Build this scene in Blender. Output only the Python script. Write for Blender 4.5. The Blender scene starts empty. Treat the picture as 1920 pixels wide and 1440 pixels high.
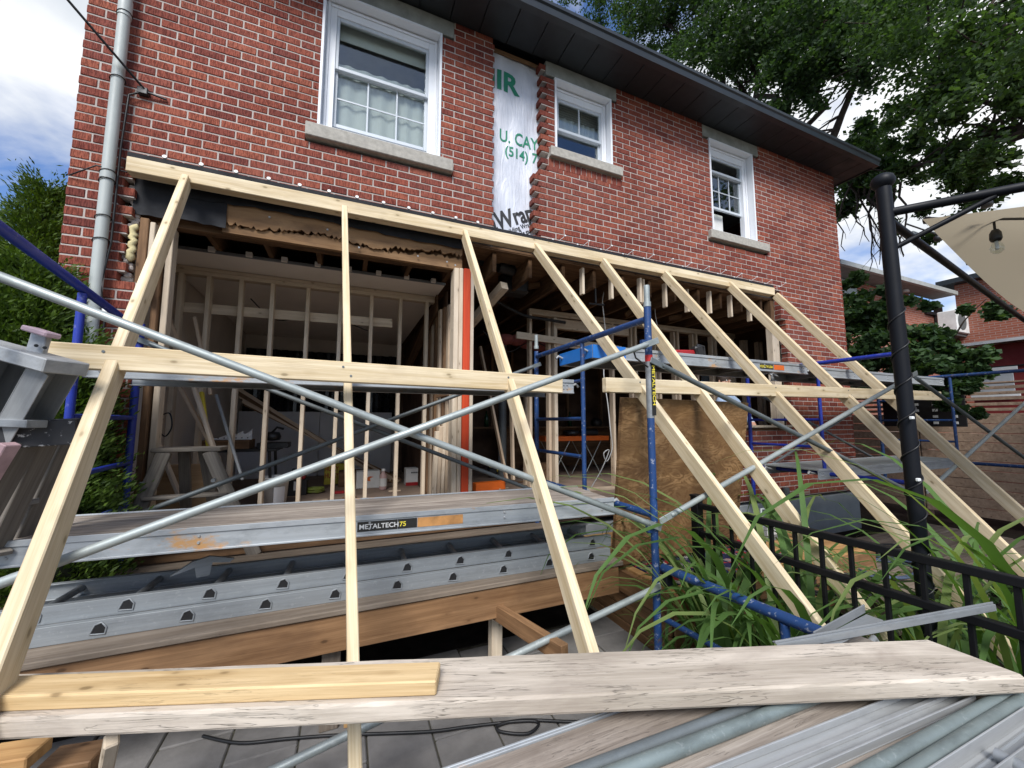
import bpy, bmesh, math, random
import numpy as np
from mathutils import Vector, Matrix, Quaternion
R = random.Random(7)
SC = bpy.context.scene
COL = SC.collection

# ------------------------------------------------------------------ camera, sky, sun, exposure
CAM = Vector((0.0, -3.45, 0.0))          # heights are measured from the eye; the ground lies 1.55 m below
YAW, PITCH, ROLL, FPX = math.radians(23.03), math.radians(5.456), math.radians(0.06), 731.2
F_ = Vector((math.sin(YAW) * math.cos(PITCH), math.cos(YAW) * math.cos(PITCH), math.sin(PITCH)))
r_ = Vector((math.cos(YAW), -math.sin(YAW), 0)); u_ = r_.cross(F_)
R_ = r_ * math.cos(ROLL) + u_ * math.sin(ROLL); U_ = u_ * math.cos(ROLL) - r_ * math.sin(ROLL)
cd = bpy.data.cameras.new('camera'); cam = bpy.data.objects.new('camera', cd); COL.objects.link(cam)
cd.sensor_fit = 'HORIZONTAL'; cd.sensor_width = 36.0; cd.lens = FPX / 1920 * 36.0
cd.clip_start = 0.05; cd.clip_end = 400
cam.matrix_world = Matrix(((R_.x, U_.x, -F_.x, CAM.x), (R_.y, U_.y, -F_.y, CAM.y), (R_.z, U_.z, -F_.z, CAM.z), (0, 0, 0, 1)))
SC.camera = cam
SUN_EL, SUN_AZ = math.radians(46), math.radians(206)      # azimuth from +Y towards +X
w = bpy.data.worlds.new('World'); SC.world = w; w.use_nodes = True
nt = w.node_tree; nt.nodes.clear()
out = nt.nodes.new('ShaderNodeOutputWorld'); bg = nt.nodes.new('ShaderNodeBackground')
sky = nt.nodes.new('ShaderNodeTexSky'); sky.sky_type = 'NISHITA'; sky.sun_disc = False
sky.sun_elevation = SUN_EL; sky.sun_rotation = SUN_AZ; sky.air_density = 1.0; sky.dust_density = 0.6; sky.ozone_density = 2.0
tc = nt.nodes.new('ShaderNodeTexCoord'); sep = nt.nodes.new('ShaderNodeSeparateXYZ'); nt.links.new(tc.outputs['Generated'], sep.inputs[0])
add = nt.nodes.new('ShaderNodeMath'); add.operation = 'ADD'; add.inputs[1].default_value = 0.32; nt.links.new(sep.outputs[2], add.inputs[0])
mx = nt.nodes.new('ShaderNodeMath'); mx.operation = 'MAXIMUM'; mx.inputs[1].default_value = 0.12; nt.links.new(add.outputs[0], mx.inputs[0])
dv = []
for i in (0, 1):
    d = nt.nodes.new('ShaderNodeMath'); d.operation = 'DIVIDE'; nt.links.new(sep.outputs[i], d.inputs[0]); nt.links.new(mx.outputs[0], d.inputs[1]); dv.append(d)
cmb = nt.nodes.new('ShaderNodeCombineXYZ'); nt.links.new(dv[0].outputs[0], cmb.inputs[0]); nt.links.new(dv[1].outputs[0], cmb.inputs[1])
cmb.inputs[2].default_value = 24.66
nz = nt.nodes.new('ShaderNodeTexNoise'); nz.inputs['Scale'].default_value = 1.9; nz.inputs['Detail'].default_value = 9; nz.inputs['Roughness'].default_value = 0.52
nz.inputs['Distortion'].default_value = 0.35; nt.links.new(cmb.outputs[0], nz.inputs['Vector'])
rp = nt.nodes.new('ShaderNodeValToRGB'); rp.color_ramp.elements[0].position = 0.42; rp.color_ramp.elements[1].position = 0.56
nt.links.new(nz.outputs['Fac'], rp.inputs[0])
nz2 = nt.nodes.new('ShaderNodeTexNoise'); nz2.inputs['Scale'].default_value = 4.0; nz2.inputs['Detail'].default_value = 6; nt.links.new(cmb.outputs[0], nz2.inputs['Vector'])
rp2 = nt.nodes.new('ShaderNodeValToRGB'); e = rp2.color_ramp.elements
e[0].position = 0.3; e[0].color = (4.4, 4.75, 5.2, 1); e[1].position = 0.62; e[1].color = (6.9, 7.0, 7.1, 1)
nt.links.new(nz2.outputs['Fac'], rp2.inputs[0])
mixw = nt.nodes.new('ShaderNodeMix'); mixw.data_type = 'RGBA'
sg = nt.nodes.new('ShaderNodeMix'); sg.data_type = 'RGBA'; sg.blend_type = 'MULTIPLY'; sg.inputs['Factor'].default_value = 1.0
sg.inputs['B'].default_value = (0.72, 0.86, 1.12, 1); nt.links.new(sky.outputs[0], sg.inputs['A'])
hz = nt.nodes.new('ShaderNodeMapRange'); hz.inputs[1].default_value = 0.0; hz.inputs[2].default_value = 0.06; nt.links.new(sep.outputs[2], hz.inputs[0])
hm = nt.nodes.new('ShaderNodeMath'); hm.operation = 'MULTIPLY'; nt.links.new(rp.outputs[0], hm.inputs[0]); nt.links.new(hz.outputs[0], hm.inputs[1])
nt.links.new(hm.outputs[0], mixw.inputs['Factor']); nt.links.new(sg.outputs['Result'], mixw.inputs['A']); nt.links.new(rp2.outputs[0], mixw.inputs['B'])
nt.links.new(mixw.outputs['Result'], bg.inputs['Color']); bg.inputs['Strength'].default_value = 0.09
nt.links.new(bg.outputs[0], out.inputs[0])
sl = bpy.data.lights.new('sun', 'SUN'); sl.energy = 2.5; sl.angle = math.radians(24); sl.color = (1.0, 0.975, 0.94)
so = bpy.data.objects.new('sun', sl); COL.objects.link(so)
sd = Vector((math.sin(SUN_AZ) * math.cos(SUN_EL), math.cos(SUN_AZ) * math.cos(SUN_EL), math.sin(SUN_EL)))
so.rotation_euler = sd.to_track_quat('Z', 'Y').to_euler(); so.location = (0, -6, 9)
SC.view_settings.view_transform = 'Standard'; SC.view_settings.look = 'None'; SC.view_settings.gamma = 1.0
SC.view_settings.use_curve_mapping = False; SC.view_settings.exposure = 0.88
SC.render.engine = 'CYCLES'; SC.cycles.use_denoising = True; SC.cycles.max_bounces = 8; SC.cycles.diffuse_bounces = 6
SC.cycles.glossy_bounces = 3; SC.cycles.transparent_max_bounces = 8
try: SC.cycles.denoiser = 'OPENIMAGEDENOISE'
except Exception: pass

# ------------------------------------------------------------------ geometry helpers
def ray(u, v): return R_ * ((u - 960) / FPX) + U_ * ((720 - v) / FPX) + F_
def PY(u, v, y): d = ray(u, v); return CAM + d * ((y - CAM.y) / d.y)
def PX(u, v, x): d = ray(u, v); return CAM + d * ((x - CAM.x) / d.x)
def PZ(u, v, z): d = ray(u, v); return CAM + d * ((z - CAM.z) / d.z)
def PR(u, v, t): return CAM + ray(u, v) * t
def PS(u, v, off=0.0):                              # on the sloping plane of the raking shores
    n = Vector((0, -1.285, 1)); d = ray(u, v); t = (Vector((0, -.1, 1.73 + off)) - CAM).dot(n) / d.dot(n); return CAM + d * t
V = Vector
GZ = -1.55
I4 = Matrix.Identity(4)
WM = {}
def place(o, M, parent=None):
    if not isinstance(M, Matrix): M = Matrix.Translation(V(M))
    COL.objects.link(o)
    if parent is not None:
        o.parent = parent; o.matrix_basis = WM[parent.name].inverted() @ M
    else: o.matrix_basis = M
    WM[o.name] = M.copy()
    return o
def tag(o, label=None, cat=None, group=None, kind=None):
    for k, v in (('label', label), ('category', cat), ('group', group), ('kind', kind)):
        if v: o[k] = v
    return o
def empty(name, loc=(0, 0, 0), label=None, cat=None, group=None, parent=None, rz=0):
    o = bpy.data.objects.new(name, None); o.empty_display_size = .1
    place(o, Matrix.Translation(V(loc)) @ Matrix.Rotation(rz, 4, 'Z'), parent)
    return tag(o, label, cat, group)
def _cb():
    sg = [(x, y, z) for x in (-1, 1) for y in (-1, 1) for z in (-1, 1)]
    pts = []
    for s in sg:
        for ax in range(3): pts.append((s, ax))
    def pos(i, h=(1, 1, 1), e=.2):
        s, ax = pts[i]; return V([s[k] * (h[k] if k == ax else h[k] - e) for k in range(3)])
    idx = {p: i for i, p in enumerate(pts)}
    fs = []
    for ax in range(3):
        for sv in (-1, 1):
            o = [k for k in range(3) if k != ax]; f = []
            for a, b in ((-1, -1), (1, -1), (1, 1), (-1, 1)):
                s = [0, 0, 0]; s[ax] = sv; s[o[0]] = a; s[o[1]] = b; f.append(idx[(tuple(s), ax)])
            fs.append(f)
    for ax in range(3):
        o = [k for k in range(3) if k != ax]
        for a in (-1, 1):
            for b in (-1, 1):
                s0 = [0, 0, 0]; s0[ax] = -1; s0[o[0]] = a; s0[o[1]] = b; s1 = list(s0); s1[ax] = 1
                fs.append([idx[(tuple(s0), o[0])], idx[(tuple(s1), o[0])], idx[(tuple(s1), o[1])], idx[(tuple(s0), o[1])]])
    for s in sg: fs.append([idx[(s, 0)], idx[(s, 1)], idx[(s, 2)]])
    o2 = []
    for f in fs:
        p = [pos(i) for i in f]; c = sum(p, V()) / len(p)
        n = (p[1] - p[0]).cross(p[2] - p[0])
        o2.append(f if n.dot(c) > 0 else f[::-1])
    return pts, o2
_CP, _CF = _cb()
class MB:
    def __init__(s): s.v = []; s.f = []; s.mi = []; s.sm = []; s.cur = 0
    def _add(s, vs, fs, smooth=False):
        b = len(s.v); s.v.extend([tuple(x) for x in vs])
        for f in fs: s.f.append([b + i for i in f]); s.mi.append(s.cur); s.sm.append(smooth)
    def box(s, lo, hi, e=.003, M=None):
        lo = V(lo); hi = V(hi); c = (lo + hi) / 2; h = (hi - lo) / 2; e = min(e, .45 * min(h))
        vs = []
        for sg, ax in _CP: vs.append(V([c[k] + sg[k] * (h[k] if k == ax else h[k] - e) for k in range(3)]))
        if M is not None: vs = [M @ q for q in vs]
        s._add(vs, _CF); return s
    def beam(s, a, b, w, h, e=.003, up=(0, 0, 1)):
        s.box((-(V(b) - V(a)).length / 2, -w / 2, -h / 2), ((V(b) - V(a)).length / 2, w / 2, h / 2), e, frame(a, b, up)); return s
    def tube(s, pts, r, n=10, cap=True):
        pts = [V(p) for p in pts]; rs = r if isinstance(r, (list, tuple)) else [r] * len(pts)
        t0 = (pts[1] - pts[0]).normalized(); ref = V((0, 0, 1)) if abs(t0.z) < .9 else V((1, 0, 0))
        nn = t0.cross(ref).normalized(); vs = []; fs = []
        for i, p in enumerate(pts):
            t = (pts[min(i + 1, len(pts) - 1)] - pts[max(i - 1, 0)]).normalized()
            nn = (nn - t * nn.dot(t)).normalized(); bb = t.cross(nn)
            for k in range(n):
                a = 2 * math.pi * k / n; vs.append(p + (nn * math.cos(a) + bb * math.sin(a)) * rs[i])
        for i in range(len(pts) - 1):
            for k in range(n): fs.append([i * n + k, i * n + (k + 1) % n, (i + 1) * n + (k + 1) % n, (i + 1) * n + k])
        s._add(vs, fs, True)
        if cap: s._add(vs[:n], [list(range(n))[::-1]]); s._add(vs[-n:], [list(range(n))])
        return s
    def prism(s, poly, d0, d1, axis='y'):                # poly of (a, b) extruded along an axis
        n = len(poly)
        def P(a, b, d): return {'y': (a, d, b), 'z': (a, b, d), 'x': (d, a, b)}[axis]
        vs = [P(a, b, d0) for a, b in poly] + [P(a, b, d1) for a, b in poly]
        fs = [list(range(n)), list(range(n, 2 * n))[::-1]] + [[i, i + n, (i + 1) % n + n, (i + 1) % n] for i in range(n)]
        s._add(vs, fs); return s
    def lathe(s, c, prof, n=16):
        c = V(c); vs = []; fs = []
        for r, z in prof:
            for k in range(n): a = 2 * math.pi * k / n; vs.append(c + V((r * math.cos(a), r * math.sin(a), z)))
        for i in range(len(prof) - 1):
            for k in range(n): fs.append([i * n + k, i * n + (k + 1) % n, (i + 1) * n + (k + 1) % n, (i + 1) * n + k])
        s._add(vs, fs, True); return s
    def quad(s, *p): s._add(p, [list(range(len(p)))]); return s
    def mesh(s, name, fix=True):
        m = bpy.data.meshes.new(name); m.from_pydata(s.v, [], s.f)
        m.polygons.foreach_set('material_index', s.mi); m.polygons.foreach_set('use_smooth', s.sm)
        if fix:
            b = bmesh.new(); b.from_mesh(m); bmesh.ops.recalc_face_normals(b, faces=b.faces); b.to_mesh(m); b.free()
        m.update(); return m
    def build(s, name, mat, parent=None, M=I4, fix=True, local=True, **kw):
        if local and M is I4 and s.v:                    # origin at the middle of the piece
            a = np.array(s.v); c = (a.min(0) + a.max(0)) / 2; s.v = [tuple(q) for q in a - c]; M = Matrix.Translation(V(c))
        me = s.mesh(name, fix)
        for m in (mat if isinstance(mat, (list, tuple)) else [mat]): me.materials.append(m)
        o = bpy.data.objects.new(name, me); place(o, M, parent); return tag(o, **kw)
def frame(a, b, up=(0, 0, 1)):
    a = V(a); b = V(b); x = (b - a).normalized(); up = V(up)
    if abs(x.dot(up.normalized())) > .97: up = V((0, 1, 0))
    y = up.cross(x).normalized(); z = x.cross(y); c = (a + b) / 2
    return Matrix(((x.x, y.x, z.x, c.x), (x.y, y.y, z.y, c.y), (x.z, y.z, z.z, c.z), (0, 0, 0, 1)))
def timber(name, a, b, w, h, mat, parent=None, up=(0, 0, 1), e=.004, **kw):
    """one piece of lumber: its mesh runs along its own X, w across, h towards up"""
    L = (V(b) - V(a)).length; m = MB(); m.box((-L / 2, -w / 2, -h / 2), (L / 2, w / 2, h / 2), e)
    return m.build(name, mat, parent, frame(a, b, up), fix=False, local=False, **kw)
def boxo(name, lo, hi, mat, parent=None, e=.003, **kw):
    m = MB(); m.box(lo, hi, e); return m.build(name, mat, parent, fix=False, **kw)
def tubeo(name, pts, r, mat, parent=None, n=10, **kw):
    m = MB(); m.tube(pts, r, n); return m.build(name, mat, parent, **kw)
def copy_tree(o, M, parent=None):
    base = WM[o.name]; c = o.copy(); place(c, M, parent)
    for ch in list(o.children): copy_tree(ch, M @ base.inverted() @ WM[ch.name], c)
    return c
def fast_mesh(name, verts, nper, mats, smooth=False):
    """verts: (n, nper, 3) array of separate polygons"""
    n = len(verts); me = bpy.data.meshes.new(name)
    me.vertices.add(n * nper); me.vertices.foreach_set('co', np.asarray(verts, dtype=np.float32).ravel())
    me.loops.add(n * nper); me.loops.foreach_set('vertex_index', np.arange(n * nper, dtype=np.int32))
    me.polygons.add(n); me.polygons.foreach_set('loop_start', np.arange(0, n * nper, nper, dtype=np.int32))
    try: me.polygons.foreach_set('loop_total', np.full(n, nper, dtype=np.int32))
    except Exception: pass
    me.update(calc_edges=True); me.validate()
    for m in mats: me.materials.append(m)
    return me
def text(name, body, size, mat, M, parent, ext=.0004, bold=0.0, sx=1.0, shear=0.0, align='LEFT'):
    c = bpy.data.curves.new(name, 'FONT'); c.body = body; c.size = size; c.extrude = ext; c.offset = bold; c.shear = shear; c.align_x = align
    c.resolution_u = 3; t = bpy.data.objects.new(name + '_src', c); COL.objects.link(t)
    dg = bpy.context.evaluated_depsgraph_get(); me = bpy.data.meshes.new_from_object(t.evaluated_get(dg)); bpy.data.objects.remove(t)
    for v in me.vertices: v.co.x *= sx
    me.name = name; me.materials.clear(); me.materials.append(mat)
    o = bpy.data.objects.new(name, me); return place(o, M, parent)
# ------------------------------------------------------------------ materials
class NT:
    def __init__(s, name, rough=.7, metal=0., spec=.5):
        s.m = bpy.data.materials.new(name); s.m.use_nodes = True; s.t = s.m.node_tree; s.b = s.t.nodes['Principled BSDF']
        s.b.inputs['Roughness'].default_value = rough; s.b.inputs['Metallic'].default_value = metal
        s.b.inputs['Specular IOR Level'].default_value = spec
        s.tc = s.n('ShaderNodeTexCoord'); s.oi = s.n('ShaderNodeObjectInfo'); s.geo = s.n('ShaderNodeNewGeometry')
    def n(s, t, **kw):
        q = s.t.nodes.new(t)
        for k, v in kw.items(): setattr(q, k, v)
        return q
    def L(s, a, b): s.t.links.new(a, b)
    def coord(s, scale=(1, 1, 1), space='Object', rnd=True):
        mp = s.n('ShaderNodeMapping'); mp.inputs['Scale'].default_value = scale
        s.L(s.geo.outputs['Position'] if space == 'World' else s.tc.outputs[space], mp.inputs['Vector'])
        if not rnd: return mp.outputs[0]
        ml = s.n('ShaderNodeMath', operation='MULTIPLY'); ml.inputs[1].default_value = 61.0; s.L(s.oi.outputs['Random'], ml.inputs[0])
        va = s.n('ShaderNodeVectorMath', operation='ADD'); s.L(mp.outputs[0], va.inputs[0]); s.L(ml.outputs[0], va.inputs[1]); return va.outputs[0]
    def noise(s, vec, scale, detail=4, rough=.55, dist=0.):
        q = s.n('ShaderNodeTexNoise'); q.inputs['Scale'].default_value = scale; q.inputs['Detail'].default_value = detail
        q.inputs['Roughness'].default_value = rough; q.inputs['Distortion'].default_value = dist; s.L(vec, q.inputs['Vector']); return q.outputs['Fac']
    def vor(s, vec, scale, feature='F1', out='Distance'):
        q = s.n('ShaderNodeTexVoronoi', feature=feature); q.inputs['Scale'].default_value = scale; s.L(vec, q.inputs['Vector']); return q.outputs[out]
    def ramp(s, fac, stops):
        q = s.n('ShaderNodeValToRGB'); r = q.color_ramp
        while len(r.elements) < len(stops): r.elements.new(.5)
        for e, (p, c) in zip(r.elements, stops):
            e.position = p; e.color = (c, c, c, 1) if isinstance(c, (int, float)) else (*c, 1)
        s.L(fac, q.inputs[0]); return q.outputs[0]
    def mix(s, fac, a, b, mode='MIX'):
        q = s.n('ShaderNodeMix', data_type='RGBA', blend_type=mode)
        for sock, x in (('Factor', fac), ('A', a), ('B', b)):
            if isinstance(x, (int, float)): q.inputs[sock].default_value = x if sock == 'Factor' else (x, x, x, 1)
            elif isinstance(x, tuple): q.inputs[sock].default_value = (*x, 1)
            else: s.L(x, q.inputs[sock])
        return q.outputs['Result']
    def math(s, op, a, b=None):
        q = s.n('ShaderNodeMath', operation=op)
        for i, x in enumerate((a, b)):
            if x is None: continue
            if isinstance(x, (int, float)): q.inputs[i].default_value = x
            else: s.L(x, q.inputs[i])
        return q.outputs[0]
    def col(s, c):
        if isinstance(c, tuple): s.b.inputs['Base Color'].default_value = (*c, 1)
        else: s.L(c, s.b.inputs['Base Color'])
        return s
    def rough(s, x): s.L(x, s.b.inputs['Roughness']); return s
    def bump(s, h, strength=.3, dist=.002):
        q = s.n('ShaderNodeBump'); q.inputs['Strength'].default_value = strength; q.inputs['Distance'].default_value = dist
        s.L(h, q.inputs['Height']); s.L(q.outputs[0], s.b.inputs['Normal']); return s

def plain(name, c, rough=.6, metal=0., var=.12, scale=6., spec=.5, bump=0.):
    s = NT(name, rough, metal, spec); f = s.noise(s.coord(), scale, 6)
    s.col(s.ramp(f, [(.3, tuple(x * (1 - var) for x in c)), (.7, tuple(min(1, x * (1 + var)) for x in c))]))
    s.rough(s.ramp(s.noise(s.coord(), scale * 2.3, 5), [(.3, max(.05, rough - .1)), (.7, min(1, rough + .1))]))
    if bump: s.bump(s.noise(s.coord(), scale * 6, 4), bump, .003)
    return s.m
def wood(name, dark, light, ring=9., rough=.72, knots=True, dirt=None, dirt_amt=.3, var=.18, cracks=0., bump=.25):
    s = NT(name, rough, 0, .3)
    v = s.coord((.55, 1, 1)); big = s.noise(v, ring * .35, 3, .5, .6)
    g = s.noise(s.coord((.35, ring, ring)), 3.2, 5, .6, .5)             # broad grain
    fine = s.noise(s.coord((1.2, 70, 70)), 2.5, 3, .7)
    f = s.math('ADD', s.math('MULTIPLY', g, .7), s.math('MULTIPLY', fine, .3))
    c = s.ramp(f, [(.38, dark), (.50, tuple((a + b) / 2 for a, b in zip(dark, light))), (.60, light)])
    c = s.mix(s.math('MULTIPLY', s.oi.outputs['Random'], var), c, tuple(x * .72 for x in light))
    if knots:
        k = s.vor(s.coord((4.2, 9, 9)), 1.6); kf = s.ramp(k, [(.07, .9), (.13, .0)])
        c = s.mix(kf, c, tuple(x * .33 for x in dark))
        halo = s.ramp(k, [(.1, .4), (.30, 0.)]); c = s.mix(halo, c, tuple(x * .8 for x in dark))
    if dirt:
        d = s.ramp(s.noise(s.coord((.8, 2.2, 2.2)), 3.5, 8, .65, .4), [(.45, 0.), (.72, dirt_amt)]); c = s.mix(d, c, dirt)
    h = f
    if cracks:
        n0 = s.noise(s.coord((.75, 13, 13)), 3.0, 4, .6, .45); cr = s.ramp(s.math('ABSOLUTE', s.math('SUBTRACT', s.math('FRACT', s.math('MULTIPLY', n0, 7.)), .5)), [(.0, 1.), (.075, 0.)])
        m2 = s.ramp(s.noise(s.coord((1.6, 5, 5)), 2.6, 5), [(.44, 0.), (.60, 1.)])
        cr = s.math('MULTIPLY', cr, m2); c = s.mix(s.math('MULTIPLY', cr, cracks), c, tuple(x * .35 for x in dark)); h = s.math('SUBTRACT', f, cr)
    s.col(c).bump(h, bump, .002); return s.m
def brickmat(name):
    s = NT(name, .85, 0, .25)
    p = s.coord((1, 1, 1), 'World', False)
    rnd = s.math('FRACT', s.math('ADD', s.oi.outputs['Random'], s.geo.outputs['Random Per Island']))
    base = s.ramp(rnd, [(0., (.185, .046, .034)), (.2, (.245, .062, .042)), (.6, (.30, .080, .050)), (.9, (.355, .105, .062)), (1., (.235, .066, .050))])
    st = s.noise(s.coord((150, 150, 17), 'World', False), 1., 4, .62, .9)         # wire-cut ridges run up each face
    sf = s.ramp(st, [(.36, 0.), (.52, 1.)])
    c = s.mix(sf, s.mix(1., base, (.50, .40, .40), 'MULTIPLY'), base)
    pale = s.ramp(s.noise(p, 1.1, 6, .6), [(.5, 0.), (.8, .30)]); c = s.mix(pale, c, (.34, .17, .14))
    gr = s.ramp(s.noise(p, 14, 5, .7), [(.58, 0.), (.72, .35)]); c = s.mix(gr, c, (.13, .05, .045))
    big = s.ramp(s.noise(s.coord((.55, .55, .32), 'World', False), 1.6, 5, .6), [(.32, .74), (.66, 1.10)]); c = s.mix(1., c, big, 'MULTIPLY')
    s.col(c).bump(s.math('ADD', s.math('MULTIPLY', sf, .8), s.math('MULTIPLY', s.noise(p, 220, 3), .5)), .85, .004); return s.m
def mortarmat(name):
    s = NT(name, .95, 0, .2); p = s.coord((1, 1, 1), 'World', False)
    c = s.ramp(s.noise(p, 3, 7, .6), [(.3, (.37, .325, .295)), (.7, (.52, .475, .435))]); c = s.mix(s.ramp(s.noise(p, 60, 4), [(.5, 0.), (.75, .5)]), c, (.30, .25, .22))
    s.col(c).bump(s.noise(p, 180, 4), .5, .003); return s.m
def metalmat(name, c, rough=.4, metal=.85, rust=None, dirt=.25, streak=(1, 1, 1), spots=0.):
    s = NT(name, rough, metal, .22 if max(c) < .01 else .5); v = s.coord(streak)
    n1 = s.noise(v, 5, 8, .65); cc = s.ramp(n1, [(.3, tuple(x * .78 for x in c)), (.7, tuple(min(1, x * 1.15) for x in c))])
    d = s.ramp(s.noise(s.coord((1.2, 3, 3)), 4.5, 8, .7), [(.5, 0.), (.75, dirt)]); cc = s.mix(d, cc, tuple(x * .3 for x in c))
    if spots: cc = s.mix(s.ramp(s.noise(s.coord(), 42, 4, .6), [(.60, 0.), (.68, spots)]), cc, (.75, .75, .73))
    mt = metal
    if rust:
        rf = s.ramp(s.noise(s.coord((1, 2, 2)), rust[0], 8, .7), [(rust[1], 0.), (rust[1] + .06, 1.)]); cc = s.mix(rf, cc, rust[2])
        s.L(s.math('MULTIPLY', s.math('SUBTRACT', 1., rf), metal), s.b.inputs['Metallic'])
    s.col(cc).rough(s.ramp(n1, [(.25, min(1, rough + .18)), (.75, max(.08, rough - .08))]))
    s.bump(s.noise(s.coord((6, 40, 40)), 2.5, 3), .08, .001); return s.m
def leafmat(name, c0, c1, trans=.35, rough=.55):
    s = NT(name, rough, 0, .35)
    c = s.ramp(s.geo.outputs['Random Per Island'], [(0., c0), (1., c1)])
    s.col(c); t = s.n('ShaderNodeBsdfTranslucent'); s.L(s.mix(1., c, (1.6, 1.7, .7), 'MULTIPLY'), t.inputs['Color'])
    mx = s.n('ShaderNodeMixShader'); mx.inputs[0].default_value = trans
    o = [q for q in s.t.nodes if q.type == 'OUTPUT_MATERIAL'][0]
    s.L(s.b.outputs[0], mx.inputs[1]); s.L(t.outputs[0], mx.inputs[2]); s.L(mx.outputs[0], o.inputs[0]); return s.m
def glassmat(name, tint=.86, refl=1.0):
    m = bpy.data.materials.new(name); m.use_nodes = True; t = m.node_tree; t.nodes.clear()
    o = t.nodes.new('ShaderNodeOutputMaterial'); mx = t.nodes.new('ShaderNodeMixShader'); fr = t.nodes.new('ShaderNodeMath'); fr.operation = 'POWER'; fr.inputs[1].default_value = 4.5; lw = t.nodes.new('ShaderNodeLayerWeight'); lw.inputs[0].default_value = .5; t.links.new(lw.outputs['Facing'], fr.inputs[0])
    tr = t.nodes.new('ShaderNodeBsdfTransparent'); tr.inputs[0].default_value = (tint * .97, tint, tint * .98, 1)
    gl = t.nodes.new('ShaderNodeBsdfGlossy'); gl.inputs['Roughness'].default_value = .02; gl.inputs[0].default_value = (.9, .95, 1, 1)
    mu = t.nodes.new('ShaderNodeMath'); mu.operation = 'MULTIPLY_ADD'; mu.inputs[1].default_value = .9 * refl; mu.inputs[2].default_value = .07; mu.use_clamp = True
    t.links.new(fr.outputs[0], mu.inputs[0]); t.links.new(mu.outputs[0], mx.inputs[0]); t.links.new(tr.outputs[0], mx.inputs[1]); t.links.new(gl.outputs[0], mx.inputs[2]); t.links.new(mx.outputs[0], o.inputs[0]); return m
def sheer(name, c, f):
    s = NT(name, .9); s.col(c); o = [q for q in s.t.nodes if q.type == 'OUTPUT_MATERIAL'][0]
    t = s.n('ShaderNodeBsdfTranslucent'); t.inputs[0].default_value = (*c, 1); mx = s.n('ShaderNodeMixShader'); mx.inputs[0].default_value = f
    s.L(s.b.outputs[0], mx.inputs[1]); s.L(t.outputs[0], mx.inputs[2]); s.L(mx.outputs[0], o.inputs[0]); return s.m

M = {}
M['brick'] = brickmat('red rug brick'); M['mortar'] = mortarmat('mortar')
M['spruce'] = wood('fresh spruce', (.54, .41, .23), (.78, .66, .46), 8, dirt=(.34, .26, .17), dirt_amt=.3, var=.25)
M['pale'] = wood('pale stud', (.56, .45, .32), (.74, .63, .49), 8, dirt=(.24, .17, .11), dirt_amt=.35, var=.5)
M['stud'] = wood('interior stud', (.50, .37, .25), (.66, .53, .39), 8, dirt=(.2, .13, .08), dirt_amt=.4, var=.7)
M['yellow'] = wood('yellow pine', (.44, .29, .13), (.70, .52, .29), 6, var=.1, cracks=.5, bump=.35)
M['plank'] = wood('bleached plank', (.35, .30, .24), (.59, .52, .435), 4, rough=.88, knots=False, dirt=(.25, .20, .165), dirt_amt=.6, cracks=.85, bump=.7)
M['deckply'] = wood('worn plywood deck', (.20, .165, .135), (.42, .365, .31), 10, rough=.9, knots=False, dirt=(.13, .10, .08), dirt_amt=.55, cracks=.6, bump=.5)
M['cedar'] = wood('stained deck timber', (.15, .075, .032), (.31, .175, .085), 6, rough=.6, dirt=(.07, .035, .02), dirt_amt=.4)
M['cedarlite'] = wood('fir strip', (.36, .19, .07), (.52, .31, .13), 8, dirt=(.16, .08, .04), dirt_amt=.35)
M['greyboard'] = wood('weathered deck board', (.15, .115, .085), (.25, .205, .16), 9, rough=.9, knots=False, dirt=(.08, .06, .045), dirt_amt=.6, cracks=.5)
M['ladderwood'] = wood('old grey ladder wood', (.12, .105, .088), (.235, .21, .18), 9, rough=.85, knots=False, dirt=(.08, .07, .06), dirt_amt=.5)
M['oldwood'] = wood('old joist', (.08, .042, .02), (.18, .10, .05), 6, rough=.85, dirt=(.02, .012, .008), dirt_amt=.6)
M['midwood'] = wood('old brown board', (.13, .07, .035), (.25, .145, .075), 7, rough=.85, dirt=(.05, .03, .02), dirt_amt=.6)
M['sheath'] = wood('torn fibre sheathing', (.22, .125, .06), (.36, .22, .115), 3, rough=.95, knots=False, dirt=(.08, .045, .03), dirt_amt=.7)
M['redpost'] = wood('red painted post', (.48, .045, .015), (.62, .075, .022), 7, rough=.6, knots=False)
M['slat'] = wood('fence slat', (.32, .215, .145), (.48, .345, .25), 8, rough=.85, var=.5, dirt=(.09, .06, .045), dirt_amt=.4)
def plymat():
    s = NT('stained plywood sheet', .6, 0, .35); v = s.coord((1, 1, 1))
    d = s.noise(s.coord((1.0, 1, 2.2)), 2.4, 4, .55, 1.2); g0 = s.noise(s.coord((1.6, 1, 3.4)), 2.3, 3, .55, 1.6); g = s.math('ADD', s.math('MULTIPLY', s.math('SINE', s.math('MULTIPLY', g0, 42.)), .09), s.math('ADD', s.math('MULTIPLY', s.noise(s.coord((6, 6, 40.)), 2.2, 5, .7), .3), .35))
    c = s.ramp(g, [(.38, (.11, .055, .022)), (.50, (.25, .14, .06)), (.63, (.38, .235, .115))])
    c = s.mix(s.ramp(d, [(.42, .75), (.62, 0.)]), c, (.10, .05, .022)); c = s.mix(s.ramp(s.noise(v, 1.3, 4), [(.4, 0.), (.62, .4)]), c, (.36, .20, .075))
    s.col(c).bump(g, .12, .002); return s.m
M['ply'] = plymat()
M['plydull'] = wood('dull plywood', (.28, .165, .08), (.42, .27, .14), 3, rough=.8, knots=False)
M['galv'] = metalmat('galvanised tube', (.34, .375, .365), .45, .35, dirt=.4, streak=(1, 1, 1), spots=.15)
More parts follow.
